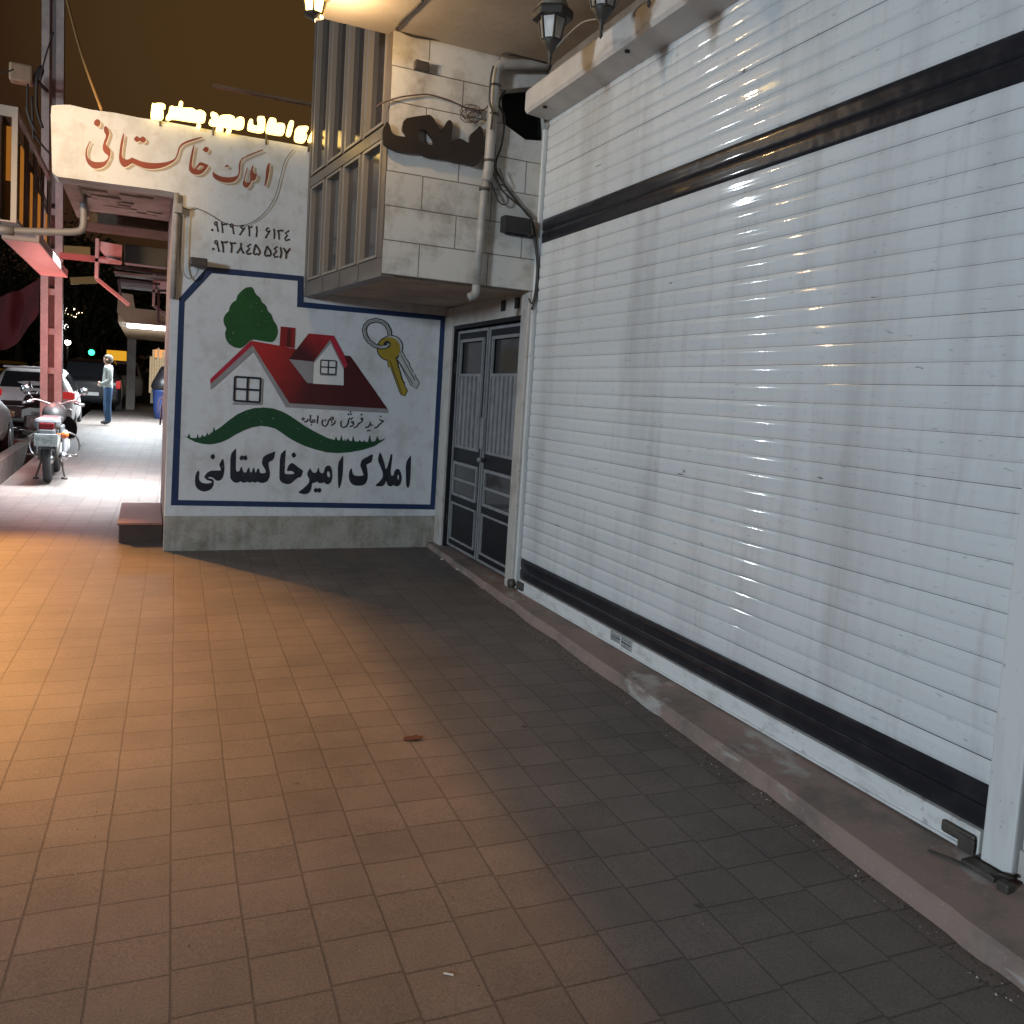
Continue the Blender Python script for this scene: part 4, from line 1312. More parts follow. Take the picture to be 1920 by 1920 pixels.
# drain pipe with an elbow under the sign beam
b = MB()
b.tube(catmull([on_y(u, v, 9.0) for u, v in ((-60, 431), (0, 432), (60, 434), (120, 435), (148, 433), (156, 424), (157, 405), (156, 365))], 4), 0.034, 12)
pp0 = on_y(10, 432, 9.0)
b.tube([pp0 - Vector((0.09, 0, 0.002)), pp0 + Vector((0.07, 0, 0.002))], 0.043, 12)
o = b.build("gutter_pipe", mat("painted_grey_pipe", (0.22, 0.21, 0.22), 0.5, 0.3, 6))
tag(o, "grey pipe with an elbow crossing below the end of the sign beam", "pipe")
b = MB()
b.tube(catmull([on_y(118, -30, 11.0), on_y(150, 92, 9.3), on_y(190, 206, 7.75)], 6), 0.012, 6)
o = b.build("guy_rope", mat("ochre_rope", (0.42, 0.24, 0.08), 0.8))
tag(o, "taut ochre rope slanting down to the top of the sign beam", "rope")

# ------------------------------------------------------------------ lit sign above the wall
NY = 7.53
M_GLOW = mat("lit_letter_face", (0.9, 0.8, 0.5), 0.5, emit=(1.0, 0.66, 0.19), estr=3.0)
neon = thing("neon_sign", "glowing yellow Persian letters fixed along the top of the painted wall", "lit sign", on_y(430, 260, NY))
G, Hh = zoom(270, 180, 10.667), zoom(430, 200, 10.667)
gl_ = [G([(160, 135), (210, 150), (270, 135), (380, 140), (430, 180), (425, 235), (355, 245), (395, 320), (390, 420), (330, 470), (150, 440), (130, 390)]),
       G([(510, 210), (560, 190), (620, 215), (680, 205), (780, 232), (980, 235), (1040, 290), (1120, 270), (1200, 300), (1245, 360), (1220, 500), (1150, 520), (900, 490), (560, 435), (490, 475), (435, 450), (445, 400), (490, 340)]),
       G(ring_pts(740, 145, 42, 50)), G(ring_pts(1095, 595, 46)),
       G([(1330, 330), (1380, 310), (1470, 350), (1500, 430), (1530, 380), (1700, 365), (1800, 400), (1830, 470), (1860, 430)]) + Hh([(160, 215), (215, 195), (290, 215), (305, 300), (290, 420), (200, 445), (40, 412)]) + G([(1600, 600), (1340, 575), (1300, 530), (1310, 470), (1380, 450)]),
       G([(1445, 615), (1585, 630), (1585, 705), (1445, 690)]), G(ring_pts(1700, 685, 52)),
       Hh([(395, 245), (470, 245), (475, 370), (590, 380), (565, 200), (600, 185), (720, 195), (715, 480), (620, 510), (400, 465), (365, 430)]),
       Hh([(790, 230), (850, 215), (935, 235), (940, 330), (1000, 320), (1090, 330), (1120, 380), (1105, 520), (1050, 565), (750, 515), (735, 460)]),
       Hh([(1200, 290), (1250, 265), (1300, 300), (1240, 570), (1190, 585), (1140, 550)]),
       Hh([(1340, 390), (1560, 380), (1590, 420), (1570, 475), (1520, 505), (1560, 570), (1540, 660), (1480, 715), (1340, 685), (1305, 630)]),
       Hh([(1680, 440), (1760, 560), (1700, 660), (1630, 705), (1570, 670)])]
b = MB()
for g in gl_:
    b.slab([[on_y(u, v, NY) for u, v in smooth_loop(g, 1)]], (0, 0.05, 0))
b.build("glowing_letters", M_GLOW, neon)
for u in (300, 400, 500, 580):
    b = MB()
    p = on_y(u, 240, NY + 0.065)
    b.bar((p.x, NY + 0.062, 3.66), (p.x, NY + 0.062, 3.80), 0.014)
    b.build("sign_post", M_RUST, neon)

# ------------------------------------------------------------------ steel lattice column, pink in the light of the signs
PY = 15.0
def cx_at(u, v, y):
    return on_y(u, v, y)
pb = cx_at(97, 620, PY)
colm = thing("lattice_column", "tall steel lattice column with its lower part lit pink", "column", (pb.x, PY, gz(PY) - 0.1))
M_COL = mat("pale_steel_paint", (0.46, 0.40, 0.37), 0.55, 0.35, 4)
tilt = Vector((-0.03, 0, 1)).normalized()
def cp(x, y, z):
    k = (z - 2.4) * -0.012
    return Vector((pb.x + x + k, PY + y, z))
for sgn in (-1, 1):
    b = MB()
    b.bar(cp(sgn * 0.098, 0, 0.1), cp(sgn * 0.098, 0, 7.9), 0.105, 0.20, (0, 1, 0))
    b.build("channel", M_COL, colm)
z = 0.35
while z < 4.2:
    b = MB()
    b.bar(cp(-0.10, -0.04, z), cp(0.10, -0.04, z), 0.10, 0.012, (0, 1, 0))
    b.build("batten", M_COL, colm)
    z += 0.62
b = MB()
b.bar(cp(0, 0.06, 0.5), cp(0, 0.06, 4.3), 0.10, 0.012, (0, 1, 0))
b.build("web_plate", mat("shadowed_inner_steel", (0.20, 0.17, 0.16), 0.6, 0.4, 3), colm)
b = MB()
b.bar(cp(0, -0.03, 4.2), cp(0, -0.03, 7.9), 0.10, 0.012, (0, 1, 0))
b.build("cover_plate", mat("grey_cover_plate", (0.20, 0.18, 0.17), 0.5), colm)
lamp("pink_sign_lamp", "POINT", (-1.35, 13.1, 1.9), 74, (1.0, 0.27, 0.24), 0.15)
lamp("pink_sign_lamp_far", "POINT", (-0.50, 13.4, 2.3), 26, (1.0, 0.24, 0.22), 0.15)

# flood light with tangled wires on the column
f0 = on_y(43, 142, 14.2)
fl2 = thing("street_floodlight", "boxy floodlight on a bracket beside the tall column", "lamp", f0)
b = MB()
b.bbox(f0.x - 0.16, f0.x + 0.14, 14.05, 14.25, f0.z - 0.13, f0.z + 0.13, 0.03)
b.build("housing", mat("sandy_lamp_housing", (0.44, 0.30, 0.19), 0.5, 0.2, 8), fl2)
b = MB()
b.bar((f0.x + 0.12, 14.2, f0.z + 0.02), (pb.x - 0.1, 15.0, f0.z + 0.05), 0.04)
b.lathe((f0.x + 0.2, 14.15, f0.z + 0.02), [(0.03, -0.16), (0.05, -0.08), (0.05, 0.1), (0.02, 0.16)], 10, (0.3, 0, 1))
b.build("bracket", M_RUST, fl2)
b = MB()
for i, (p, q, s) in enumerate([((0, 137), (26, 130), 2), ((52, 158), (70, 250), 8), ((70, 150), (80, 240), 6), ((35, 200), (95, 330), 10), ((60, 180), (100, 420), 12), ((20, 205), (90, 400), 6), ((75, 150), (100, 60), 3), ((48, 200), (105, 300), 8)]):
    m = ((p[0] + q[0]) / 2 - s, (p[1] + q[1]) / 2 + s)
    b.tube(catmull([on_y(*p, 13.6 + 0.05 * i), on_y(*m, 13.6 + 0.05 * i), on_y(*q, 13.6 + 0.05 * i)], 5), 0.012 + 0.004 * (i % 3), 5)
o = b.build("cable_tangle", mat("brown_black_cables", (0.06, 0.045, 0.035), 0.7))
tag(o, "tangle of cables hanging from the tall column in front of the light box", "cable")

# projecting light box
sb = thing("light_box_sign", "projecting light box with a grey frame and orange panels at the left edge", "sign", (-1.31, 11, 3.0))
b = MB()
x0, x1, y0, y1, z0, z1 = -1.42, -1.22, 9.5, 12.6, 3.02, 4.12
for xx in (x0, x1 - 0.05):
    b.box(xx, xx + 0.05, y0, y0 + 0.06, z0, z1)
    b.box(xx, xx + 0.05, y1 - 0.06, y1, z0, z1)
    b.box(xx, xx + 0.05, y0 + 0.06, y1 - 0.06, z0, z0 + 0.05)
    b.box(xx, xx + 0.05, y0 + 0.06, y1 - 0.06, z1 - 0.05, z1)
b.box(x0 + 0.05, x1 - 0.05, y0, y0 + 0.04, z1 - 0.10, z1)
b.box(x0 + 0.05, x1 - 0.05, y0, y1, z0, z0 + 0.012)
b.build("box_frame", mat("grey_aluminium_frame", (0.40, 0.36, 0.33), 0.4), sb)
for k in range(4):
    b = MB()
    ya = y0 + 0.08 + k * 0.74
    b.box(x1 - 0.03, x1 - 0.02, ya + 0.36 + 0.05 * (k % 2), ya + 0.56, z0 + 0.08, z1 - 0.26 - 0.09 * k)
    b.build("orange_panel", mat("orange_lit_panel", (0.5, 0.22, 0.04), 0.4, 0.5, 5, emit=(1.0, 0.36, 0.05), estr=0.22), sb)
b = MB()
b.box(x0 + 0.06, x1 - 0.06, y0 + 0.3, y0 + 0.31, z0 + 0.45, z1 - 0.12)
b.build("end_panel", mat("orange_lit_panel", (0.5, 0.22, 0.04), 0.4, emit=(1.0, 0.36, 0.05), estr=0.22), sb)
b = MB()
b.box(x0 + 0.055, x0 + 0.065, y0 + 0.1, y1 - 0.1, z0 + 0.06, z1 - 0.06)
for k in range(5):
    ya = y0 + 0.10 + k * 0.74
    b.box(x1 - 0.045, x1 - 0.035, ya - 0.02, ya + 0.30, z0 + 0.06, z1 - 0.06)
b.build("backing", mat("dark_brown_board", (0.05, 0.032, 0.022), 0.7), sb)
b = MB()
b.bbox(-1.40, -1.06, 9.9, 13.2, 2.90, 3.005, 0.01)
b.build("under_box", mat("pale_sign_underside", (0.40, 0.32, 0.30), 0.55, 0.2, 4), sb)

# ------------------------------------------------------------------ next shops along the pavement
row = thing("shop_row", "dark row of shop fronts continuing beyond the painted wall", "building", (0.9, 20, 0))
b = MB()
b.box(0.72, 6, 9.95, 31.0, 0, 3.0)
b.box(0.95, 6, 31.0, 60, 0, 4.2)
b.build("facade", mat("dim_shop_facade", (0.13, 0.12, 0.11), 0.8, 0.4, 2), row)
b = MB()
pu = on_y(408, 164, 13.0)
b.box(pu.x - 0.06, 6, 12.9, 12.999, pu.z - 0.018, pu.z + 0.012)
b.build("roof_edge", mat("dim_brown_render", (0.30, 0.20, 0.12), 0.85, 0.4, 1.5), row)
for y in (11, 14, 17, 20, 23, 26, 29):
    b = MB()
    b.box(0.66, 0.719, y, y + 0.25, gz(y), 2.9)
    b.build("pilaster", M_CONC, row)
beam = MB()
a, c = on_y(150, 402, 10.3), on_y(330, 437, 10.3)
beam.bbox(a.x, 0.8, 10.3, 11.0, c.z, 3.36, 0.02)
for i in range(14):
    x = rnd.uniform(a.x, 0.6)
    beam.box(x, x + rnd.uniform(0.1, 0.35), 10.3 - rnd.uniform(0.004, 0.02), 10.31, c.z + rnd.uniform(0, 0.2), c.z + rnd.uniform(0.2, 0.3))
o = beam.build("rough_beam", mat("dark_rough_concrete", (0.12, 0.09, 0.07), 0.9, 0.5, 5, bump=0.5, bscale=18))
tag(o, "dark rough beam behind the sign beam, over the pavement", "beam")
def panel(name, m, p0, p1, y, th, label, cat, group=None):
    b = MB()
    a, c = on_y(*p0, y), on_y(*p1, y)
    b.bbox(min(a.x, c.x), max(a.x, c.x), y, y + th, min(a.z, c.z), max(a.z, c.z), 0.01)
    o = b.build(name, m)
    tag(o, label, cat, group)
    return o
panel("shop_sign", mat("dark_grey_panel", (0.075, 0.078, 0.085), 0.5, 0.3, 3), (234, 457), (316, 502), 13.0, 0.25, "dark grey shop sign panel under the beams behind the wall", "sign")
panel("awning_box", mat("taupe_panel", (0.26, 0.21, 0.18), 0.6, 0.3, 4), (214, 508), (322, 524), 17.0, 0.5, "taupe awning box below the dark grey sign panel", "awning")
panel("awning_box", mat("mid_grey_panel", (0.19, 0.18, 0.18), 0.6, 0.3, 4), (226, 528), (322, 546), 18.2, 0.5, "grey awning box above the beige lit canopy", "awning")
M_PINKW = mat("pink_white_panel", (0.66, 0.50, 0.47), 0.5, 0.25, 3)
def pink_sign(p0, p1, y, d, label, skew):
    a, c = on_y(*p0, y), on_y(*p1, y)
    t = thing("pink_sign", label, "sign", ((a.x + c.x) / 2, y, c.z))
    b = MB()
    b.slab([[Vector((a.x, y, a.z)), Vector((c.x, y, a.z - 0.02)), Vector((c.x, y, c.z)), Vector((a.x + skew, y, c.z + 0.04)), Vector((a.x, y, c.z + 0.15))]], (0, d, 0))
    b.build("panel", M_PINKW, t)
    b = MB()
    b.box(a.x - 0.05, a.x - 0.002, y - 0.04, y + d, c.z - 0.30, a.z + 0.03)
    b.box(a.x - 0.05, c.x, y - 0.04, y - 0.002, c.z - 0.05, c.z)
    b.bar((a.x - 0.02, y, c.z - 0.30), (a.x + 0.42, y + 0.3, c.z - 0.62), 0.045)
    b.build("bracket_frame", mat("pinkish_steel", (0.46, 0.36, 0.33), 0.5), t)
    return t
pink_sign((186, 452), (228, 490), 14.0, 0.25, "pink lit sign panel bracketed over the pavement, nearer one", 0.1)
pink_sign((292, 517), (323, 547), 17.5, 0.25, "small pink lit sign panel by the wall edge", 0.08)
b = MB()
b.bar(on_y(112, 479, 14.6), on_y(226, 491, 14.6), 0.09)
o = b.build("cross_beam", mat("red_painted_steel", (0.42, 0.12, 0.10), 0.5))
tag(o, "thin red steel beam from the column to the pink sign", "beam")
for (p, q, y, wd, lb) in (((118, 473), (170, 476), 17.5, 0.22, "upper ochre steel beam left of the nearer pink sign"), ((132, 527), (182, 525), 20.0, 0.14, "lower thin ochre steel beam below the pink sign")):
    b = MB()
    b.bar(on_y(*p, y), on_y(*q, y), wd)
    o = b.build("ochre_beam", mat("ochre_steel", (0.36, 0.22, 0.06), 0.6))
    tag(o, lb, "beam")
scf = thing("hanging_scaffold", "black tubular scaffold hanging under the awnings beside the wall corner", "scaffold", on_y(300, 520, 15.5))
for y in (15.5, 16.2):
    b = MB()
    p = [on_y(u, v, y) for u, v in ((297, 545), (322, 545), (322, 608), (297, 604))]
    for i in range(4):
        b.bar(p[i], p[(i + 1) % 4], 0.04)
    b.build("hoop", M_BLACK, scf)
for p, q, wd in (((215, 500), (322, 516), 0.05), ((222, 525), (300, 533), 0.04), ((222, 525), (228, 565), 0.04)):
    b = MB()
    b.bar(on_y(*p, 15.5), on_y(*q, 15.5), wd)
    b.build("tube", M_BLACK, scf)

# lit canopy of the shop further on
CY = 20.5
a, c = on_y(222, 548, CY), on_y(236, 612, CY)
c2 = thing("lit_canopy", "beige shop canopy with a white fluorescent light under its edge", "canopy", (0.0, CY, c.z))
b = MB()
b.slab([[Vector((a.x, CY, a.z)), Vector((-0.35, CY, a.z - 0.02)), Vector((-0.30, CY, c.z + 0.42)), Vector((1.2, CY, c.z + 0.40)), Vector((1.2, CY, c.z + 0.08)), Vector((c.x, CY, c.z + 0.08)), Vector((a.x - 0.02, CY, c.z + 0.30))]], (0, 0.2, 0))
b.box(a.x, 1.2, CY + 0.201, 30.0, c.z + 0.10, c.z + 0.30)
b.build("fascia", mat("beige_fascia", (0.42, 0.30, 0.19), 0.6, 0.25, 2.5), c2)
b = MB()
b.box(c.x + 0.02, 1.1, CY + 0.05, CY + 0.5, c.z, c.z + 0.075)
b.build("light_strip", mat("fluorescent_strip", (0.9, 0.9, 0.9), 0.5, emit=(0.80, 0.90, 1.0), estr=7.0), c2)
lamp("canopy_light", "AREA", (0.0, 23.6, c.z - 0.03), 680, (0.86, 0.94, 1.0), 1.4, (-0.3, 23.4, 0), size_y=3.0)
# white light spilling from the shop behind the painted wall
lamp("shop_spill_light", "AREA", (0.15, 11.4, 2.75), 290, (0.88, 0.94, 1.0), 0.9, (-0.55, 11.6, 0.1), size_y=2.6, spread=100)
pp = on_y(246, 690, 31)
b = MB()
b.bbox(pp.x - 0.14, pp.x + 0.14, 30.9, 31.2, gz(31) - 0.05, c.z + 0.6, 0.02)
o = b.build("concrete_post", mat("grey_post_concrete", (0.34, 0.30, 0.27), 0.8, 0.3, 4))
tag(o, "grey concrete post under the beige canopy", "post")

# lit goods of a shop far on the right
sd = thing("shop_display", "bright shop display with hanging goods far along the pavement", "shop display", (0.55, 33, 0.4))
for i in range(9):
    b = MB()
    p = on_y(281 + i * 4.6, 668 + (i % 3) * 3, 33.0)
    b.box(p.x, p.x + 0.07, 33.0, 33.06, 1.0 + 0.1 * (i % 2), p.z + 0.3 * (i % 2))
    b.build("hanging_goods", mat("pale_goods", (0.55, 0.45, 0.32), 0.6, 0.5, 9, emit=(1.0, 0.75, 0.45), estr=0.35), sd)
b = MB()
p = on_y(290, 660, 33.4)
b.box(p.x, p.x + 0.7, 33.4, 33.45, p.z - 0.2, p.z + 0.1)
b.build("display_sign", mat("orange_white_sign", (0.7, 0.3, 0.1), 0.5, emit=(1.0, 0.45, 0.15), estr=0.7), sd)
b = MB()
b.box(p.x - 0.1, 1.4, 33.6, 33.65, 0.6, 2.3)
b.build("display_back", mat("grey_display_back", (0.3, 0.3, 0.28), 0.7, 0.5, 5, emit=(0.9, 0.85, 0.7), estr=0.12), sd)

# blue barrel with a black sack on top, and a leaning stand
by = 26.5
bp_ = on_y(304, 760, by)
br_ = MB()
g0 = gz(by)
br_.lathe((bp_.x + 0.02, by, g0), [(0.20, 0), (0.23, 0.02), (0.26, 0.3), (0.255, 0.32), (0.28, 0.55), (0.29, 0.78), (0.31, 0.80), (0.31, 0.84), (0.28, 0.85)], 20)
o = br_.build("blue_barrel", mat("blue_plastic_barrel", (0.022, 0.045, 0.15), 0.4, 0.3, 5))
tag(o, "blue plastic barrel standing on the pavement by the shops", "barrel")
br_ = MB()
br_.lathe((bp_.x + 0.03, by, g0 + 0.85), [(0.30, -0.02), (0.34, 0.10), (0.31, 0.25), (0.24, 0.40), (0.17, 0.52), (0.15, 0.60), (0.09, 0.68), (0.02, 0.70)], 14)
for i, p in enumerate(br_.v):
    br_.v[i] = p + Vector((mnoise.noise(p * 5) * 0.05, mnoise.noise(p * 5 + Vector((9, 0, 0))) * 0.05, 0))
o = br_.build("black_sack", mat("black_sack_plastic", (0.012, 0.012, 0.014), 0.4))
tag(o, "lumpy black sack sitting on top of the blue barrel", "sack")
b = MB()
y = 16.0
for p, q in (((313, 690), (300, 797)), ((316, 690), (316, 780)), ((300, 797), (303, 760))):
    b.bar(on_y(*p, y), on_y(*q, y), 0.025)
b.tube(catmull([on_y(u, v, y) for u, v in ((297, 775), (297, 755), (303, 745), (311, 742))], 4), 0.012, 6)
o = b.build("leaning_stand", mat("pale_metal_stand", (0.42, 0.42, 0.44), 0.4))
tag(o, "thin pale metal stand leaning at the wall corner", "stand")
panel("yellow_board", mat("yellow_board_paint", (0.75, 0.36, 0.02), 0.5, emit=(1.0, 0.48, 0.02), estr=0.55), (200, 656), (237, 677), 32.0, 0.1, "bright yellow board behind the standing man", "sign")
# concrete slabs bridging the drain
for i, (y, dy) in enumerate(((17.4, 0.5), (19.6, 1.1))):
    b = MB()
    b.bbox(-2.35, XK + 0.12, y, y + dy, gz(y) - 0.05, gz(y) + 0.035, 0.01)
    o = b.build("drain_slab", M_CONC)
    tag(o, "concrete slab bridging the drain " + ("just behind the parked motorcycle" if i == 0 else "beside the white hatchback"), "slab", "slabs over the roadside drain")
# dark red cloth banner strung from the column
b = MB()
nx, nz_ = 14, 8
p00, p10, p01, p11 = on_y(-40, 556, 17.0), on_y(76, 517, 16.0), on_y(-40, 640, 17.0), on_y(74, 588, 16.0)
vs = []
for j in range(nz_ + 1):
    for i in range(nx + 1):
        s, t = i / nx, j / nz_
        p = p00.lerp(p10, s).lerp(p01.lerp(p11, s), t)
        p = p + Vector((0, 0.14 * math.sin(s * 9 + t * 3) + 0.06 * math.sin(s * 21), -0.35 * math.sin(s * math.pi) * (0.4 + 0.6 * t)))
        vs.append(p)
b.add(vs, [(j * (nx + 1) + i, j * (nx + 1) + i + 1, (j + 1) * (nx + 1) + i + 1, (j + 1) * (nx + 1) + i) for j in range(nz_) for i in range(nx)], True)
o = b.build("cloth_banner", mat("dark_red_cloth", (0.06, 0.008, 0.010), 0.9))
tag(o, "dark red cloth banner sagging from the lattice column", "banner")
# ------------------------------------------------------------------ cars
M_TYRE = mat("tyre_rubber", (0.022, 0.022, 0.024), 0.85)
M_RIM = mat("alloy_rim", (0.42, 0.42, 0.43), 0.35, metal=0.7)
M_CGL = mat("car_window_glass", (0.02, 0.022, 0.025), 0.06)
M_RED = mat("red_tail_lens", (0.45, 0.02, 0.02), 0.2, emit=(1.0, 0.06, 0.05), estr=0.25)
M_CHR = mat("chrome", (0.40, 0.40, 0.41), 0.28, metal=1.0)
def car(loc, rot, body_m, label, st, win, half_w, group=None, roofsign=None):
    """st: stations from tail to nose (y, z_sill, z_belt, z_roof, w_sill, w_belt, w_roof)"""
    t = thing("parked_car", label, "car", (0, 0, 0), group)
    def ringp(s):
        y, zs, zb, zr, ws, wb, wr = s
        h = [(0, zs), (ws * 0.9, zs), (ws, zs + 0.10), (max(ws, wb) * 1.01, zs + (zb - zs) * 0.55), (wb, zb), (wr, zr - 0.045), (wr * 0.82, zr), (0, zr + 0.012)]
        return [Vector((x, y, z)) for x, z in h] + [Vector((-x, y, z)) for x, z in reversed(h[1:-1])]
    rings = [ringp(s) for s in st]
    n = len(rings[0])
    b = MB()
    vs = [p for r in rings for p in r]
    fs = [(i * n + k, i * n + (k + 1) % n, (i + 1) * n + (k + 1) % n, (i + 1) * n + k) for i in range(len(rings) - 1) for k in range(n)]
    fs += [tuple(range(n)), tuple(reversed(range((len(rings) - 1) * n, len(rings) * n)))]
    b.add(vs, fs, True)
    body = b.build("body", body_m, t)
    md = body.modifiers.new("sub", 'SUBSURF')
    md.levels = md.render_levels = 2
    # glass: (station a, station b, ring index 4..5 side) plus rear and front screens
    def patch(a, bb, c, d, m0, m1, n0, n1, off):
        q = []
        for s, tt in ((m0, n0), (m1, n0), (m1, n1), (m0, n1)):
            q.append(a.lerp(bb, s).lerp(d.lerp(c, s), tt))
        nn = (q[1] - q[0]).cross(q[3] - q[0]).normalized()
        ctr = (q[0] + q[2]) / 2
        if nn.dot(ctr - Vector((0, ctr.y * 0.6, 0.6))) < 0:
            nn = -nn
        return [p + nn * off for p in q]
    for (i, j) in win["side"]:
        for k0, k1 in ((4, 5), (n - 4, n - 5)):
            b = MB()
            b.quad(*patch(rings[i][k0], rings[j][k0], rings[j][k1], rings[i][k1], 0.06, 0.94, 0.10, 0.86, 0.010))
            b.build("side_window", M_CGL, t)
    for i, j, nm in win["screens"]:
        b = MB()
        lo_i, hi_i = rings[i], rings[j]
        b.quad(*patch(lo_i[5], lo_i[n - 5], hi_i[n - 5], hi_i[5], 0.06, 0.94, 0.10, 0.92, 0.028))
        b.build(nm, M_CGL, t)
    for y in win["wheels"]:
        for sx in (-1, 1):
            b = MB()
            b.lathe((sx * (half_w - 0.10), y, 0.31), [(0.20, -0.09), (0.30, -0.10), (0.315, -0.06), (0.315, 0.06), (0.30, 0.10), (0.20, 0.09)], 24, (1, 0, 0))
            wh = b.build("wheel", M_TYRE, t)
            b = MB()
            b.lathe((sx * (half_w - 0.10), y, 0.31), [(0.02, -0.094), (0.205, -0.088), (0.205, 0.088), (0.02, 0.094)], 20, (1, 0, 0))
            b.build("rim", M_RIM, wh)
            b = MB()
            b.lathe((sx * (half_w - 0.045), y, 0.31), [(0.33, -0.06), (0.365, -0.06), (0.365, 0.055), (0.33, 0.055)], 24, (1, 0, 0))
    return t
def add_box(t, name, m, bx, bev=0.01, label=None):
    b = MB()
    b.bbox(*bx, bev)
    return b.build(name, m, t, label)
HATCH = [(-1.98, 0.36, 0.72, 0.84, 0.66, 0.70, 0.62), (-1.90, 0.26, 0.90, 1.00, 0.80, 0.80, 0.70), (-1.52, 0.22, 0.95, 1.42, 0.84, 0.83, 0.60), (-0.7, 0.22, 0.93, 1.50, 0.85, 0.84, 0.62), (0.25, 0.22, 0.90, 1.46, 0.85, 0.84, 0.60), (0.98, 0.22, 0.88, 0.99, 0.84, 0.83, 0.70), (1.7, 0.24, 0.78, 0.85, 0.83, 0.80, 0.64), (1.98, 0.32, 0.62, 0.68, 0.70, 0.68, 0.52)]
HW = {"side": [(2, 3), (3, 4)], "screens": [(1, 2, "rear_window"), (5, 4, "windscreen")], "wheels": (-1.22, 1.25)}
M_CWH = mat("white_car_paint", (0.60, 0.58, 0.57), 0.35)
wc = car((0, 0, 0), 0, M_CWH, "white hatchback parked at the kerb behind the pink column, tail towards us", HATCH, HW, 0.85)
for sx in (-1, 1):
    add_box(wc, "tail_light", M_RED, (min(sx * 0.56, sx * 0.83), max(sx * 0.56, sx * 0.83), -1.985, -1.70, 0.80, 0.965), 0.03)
add_box(wc, "bumper", M_CWH, (-0.80, 0.80, -2.03, -1.80, 0.34, 0.60), 0.05)
add_box(wc, "number_plate", mat("white_plate", (0.7, 0.7, 0.7), 0.5), (-0.26, 0.26, -2.008, -1.96, 0.68, 0.79), 0.004)
add_box(wc, "tail_spoiler", M_CWH, (-0.58, 0.58, -1.62, -1.44, 1.43, 1.475), 0.015)
yw = 22.6
pw = on_y(59, 700, yw - 2)
wc.location = (pw.x - 0.05, yw, gz(yw) - 0.14)
wc.rotation_euler.z = R(1.5)
# car cut by the left edge
M_CBR = mat("brown_grey_car_paint", (0.20, 0.15, 0.12), 0.3)
bc = car((0, 0, 0), 0, M_CBR, "brownish grey car at the left edge, only its front corner and wheel showing", HATCH, HW, 0.85)
add_box(bc, "headlight", mat("amber_lens", (0.5, 0.25, 0.08), 0.25), (0.55, 0.80, 1.70, 1.955, 0.62, 0.74), 0.03)
add_box(bc, "bumper", M_CBR, (-0.78, 0.78, 1.78, 2.03, 0.30, 0.52), 0.05)
bc.location = (-3.03, 15.35, gz(16) - 0.14)
bc.rotation_euler.z = R(-1.0)
# dark off-roader
SUV = [(-2.2, 0.42, 0.95, 1.05, 0.76, 0.80, 0.74), (-2.12, 0.36, 1.05, 1.15, 0.88, 0.88, 0.80), (-1.95, 0.34, 1.08, 1.70, 0.90, 0.90, 0.70), (-0.8, 0.34, 1.06, 1.78, 0.90, 0.90, 0.72), (0.3, 0.34, 1.04, 1.74, 0.90, 0.90, 0.70), (0.95, 0.34, 1.03, 1.12, 0.90, 0.90, 0.78), (1.9, 0.36, 0.96, 1.03, 0.88, 0.86, 0.74), (2.2, 0.42, 0.80, 0.86, 0.78, 0.76, 0.64)]
sv = car((0, 0, 0), 0, mat("black_car_paint", (0.012, 0.012, 0.014), 0.25), "black off-roader parked beyond the white hatchback", SUV, {"side": [(2, 3), (3, 4)], "screens": [(1, 2, "rear_window"), (5, 4, "windscreen")], "wheels": (-1.35, 1.4)}, 0.9)
for sx in (-1, 1):
    add_box(sv, "tail_light", M_RED, (min(sx * 0.74, sx * 0.87), max(sx * 0.74, sx * 0.87), -2.19, -2.05, 0.85, 1.10), 0.02)
add_box(sv, "number_plate", MATS["white_plate"], (-0.26, 0.26, -2.24, -2.19, 0.60, 0.71), 0.004)
ys = 31.0
ps = on_y(168, 730, ys - 2.2)
sv.location = (ps.x, ys, gz(ys) - 0.14)
# taxis further on
TX = mat("yellow_taxi_paint", (0.55, 0.30, 0.02), 0.35)
tp = None
for i, (u, yy, lb) in enumerate(((133, 40.0, "yellow taxi far down the road behind the black off-roader"), (96, 47.0, "yellow taxi furthest down the road"), (20, 38.0, "dim yellow taxi on the road left of the column"), (226, 38.0, "pale van parked behind the man"))):
    if i == 3:
        t = car((0, 0, 0), 0, mat("pale_van_paint", (0.45, 0.44, 0.42), 0.4), lb, SUV, {"side": [(2, 3)], "screens": [(1, 2, "rear_window")], "wheels": (-1.35, 1.4)}, 0.9)
    else:
        t = copy_tree(tp) if tp else car((0, 0, 0), 0, TX, lb, HATCH, HW, 0.85, "taxis down the road")
        if tp is None:
            tp = t
            for sx in (-1, 1):
                add_box(t, "tail_light", M_RED, (min(sx * 0.56, sx * 0.83), max(sx * 0.56, sx * 0.83), -1.985, -1.70, 0.80, 0.965), 0.03)
        t["label"] = lb
    p = on_y(u, 690, yy)
    t.location = (p.x, yy, gz(yy) - 0.14)

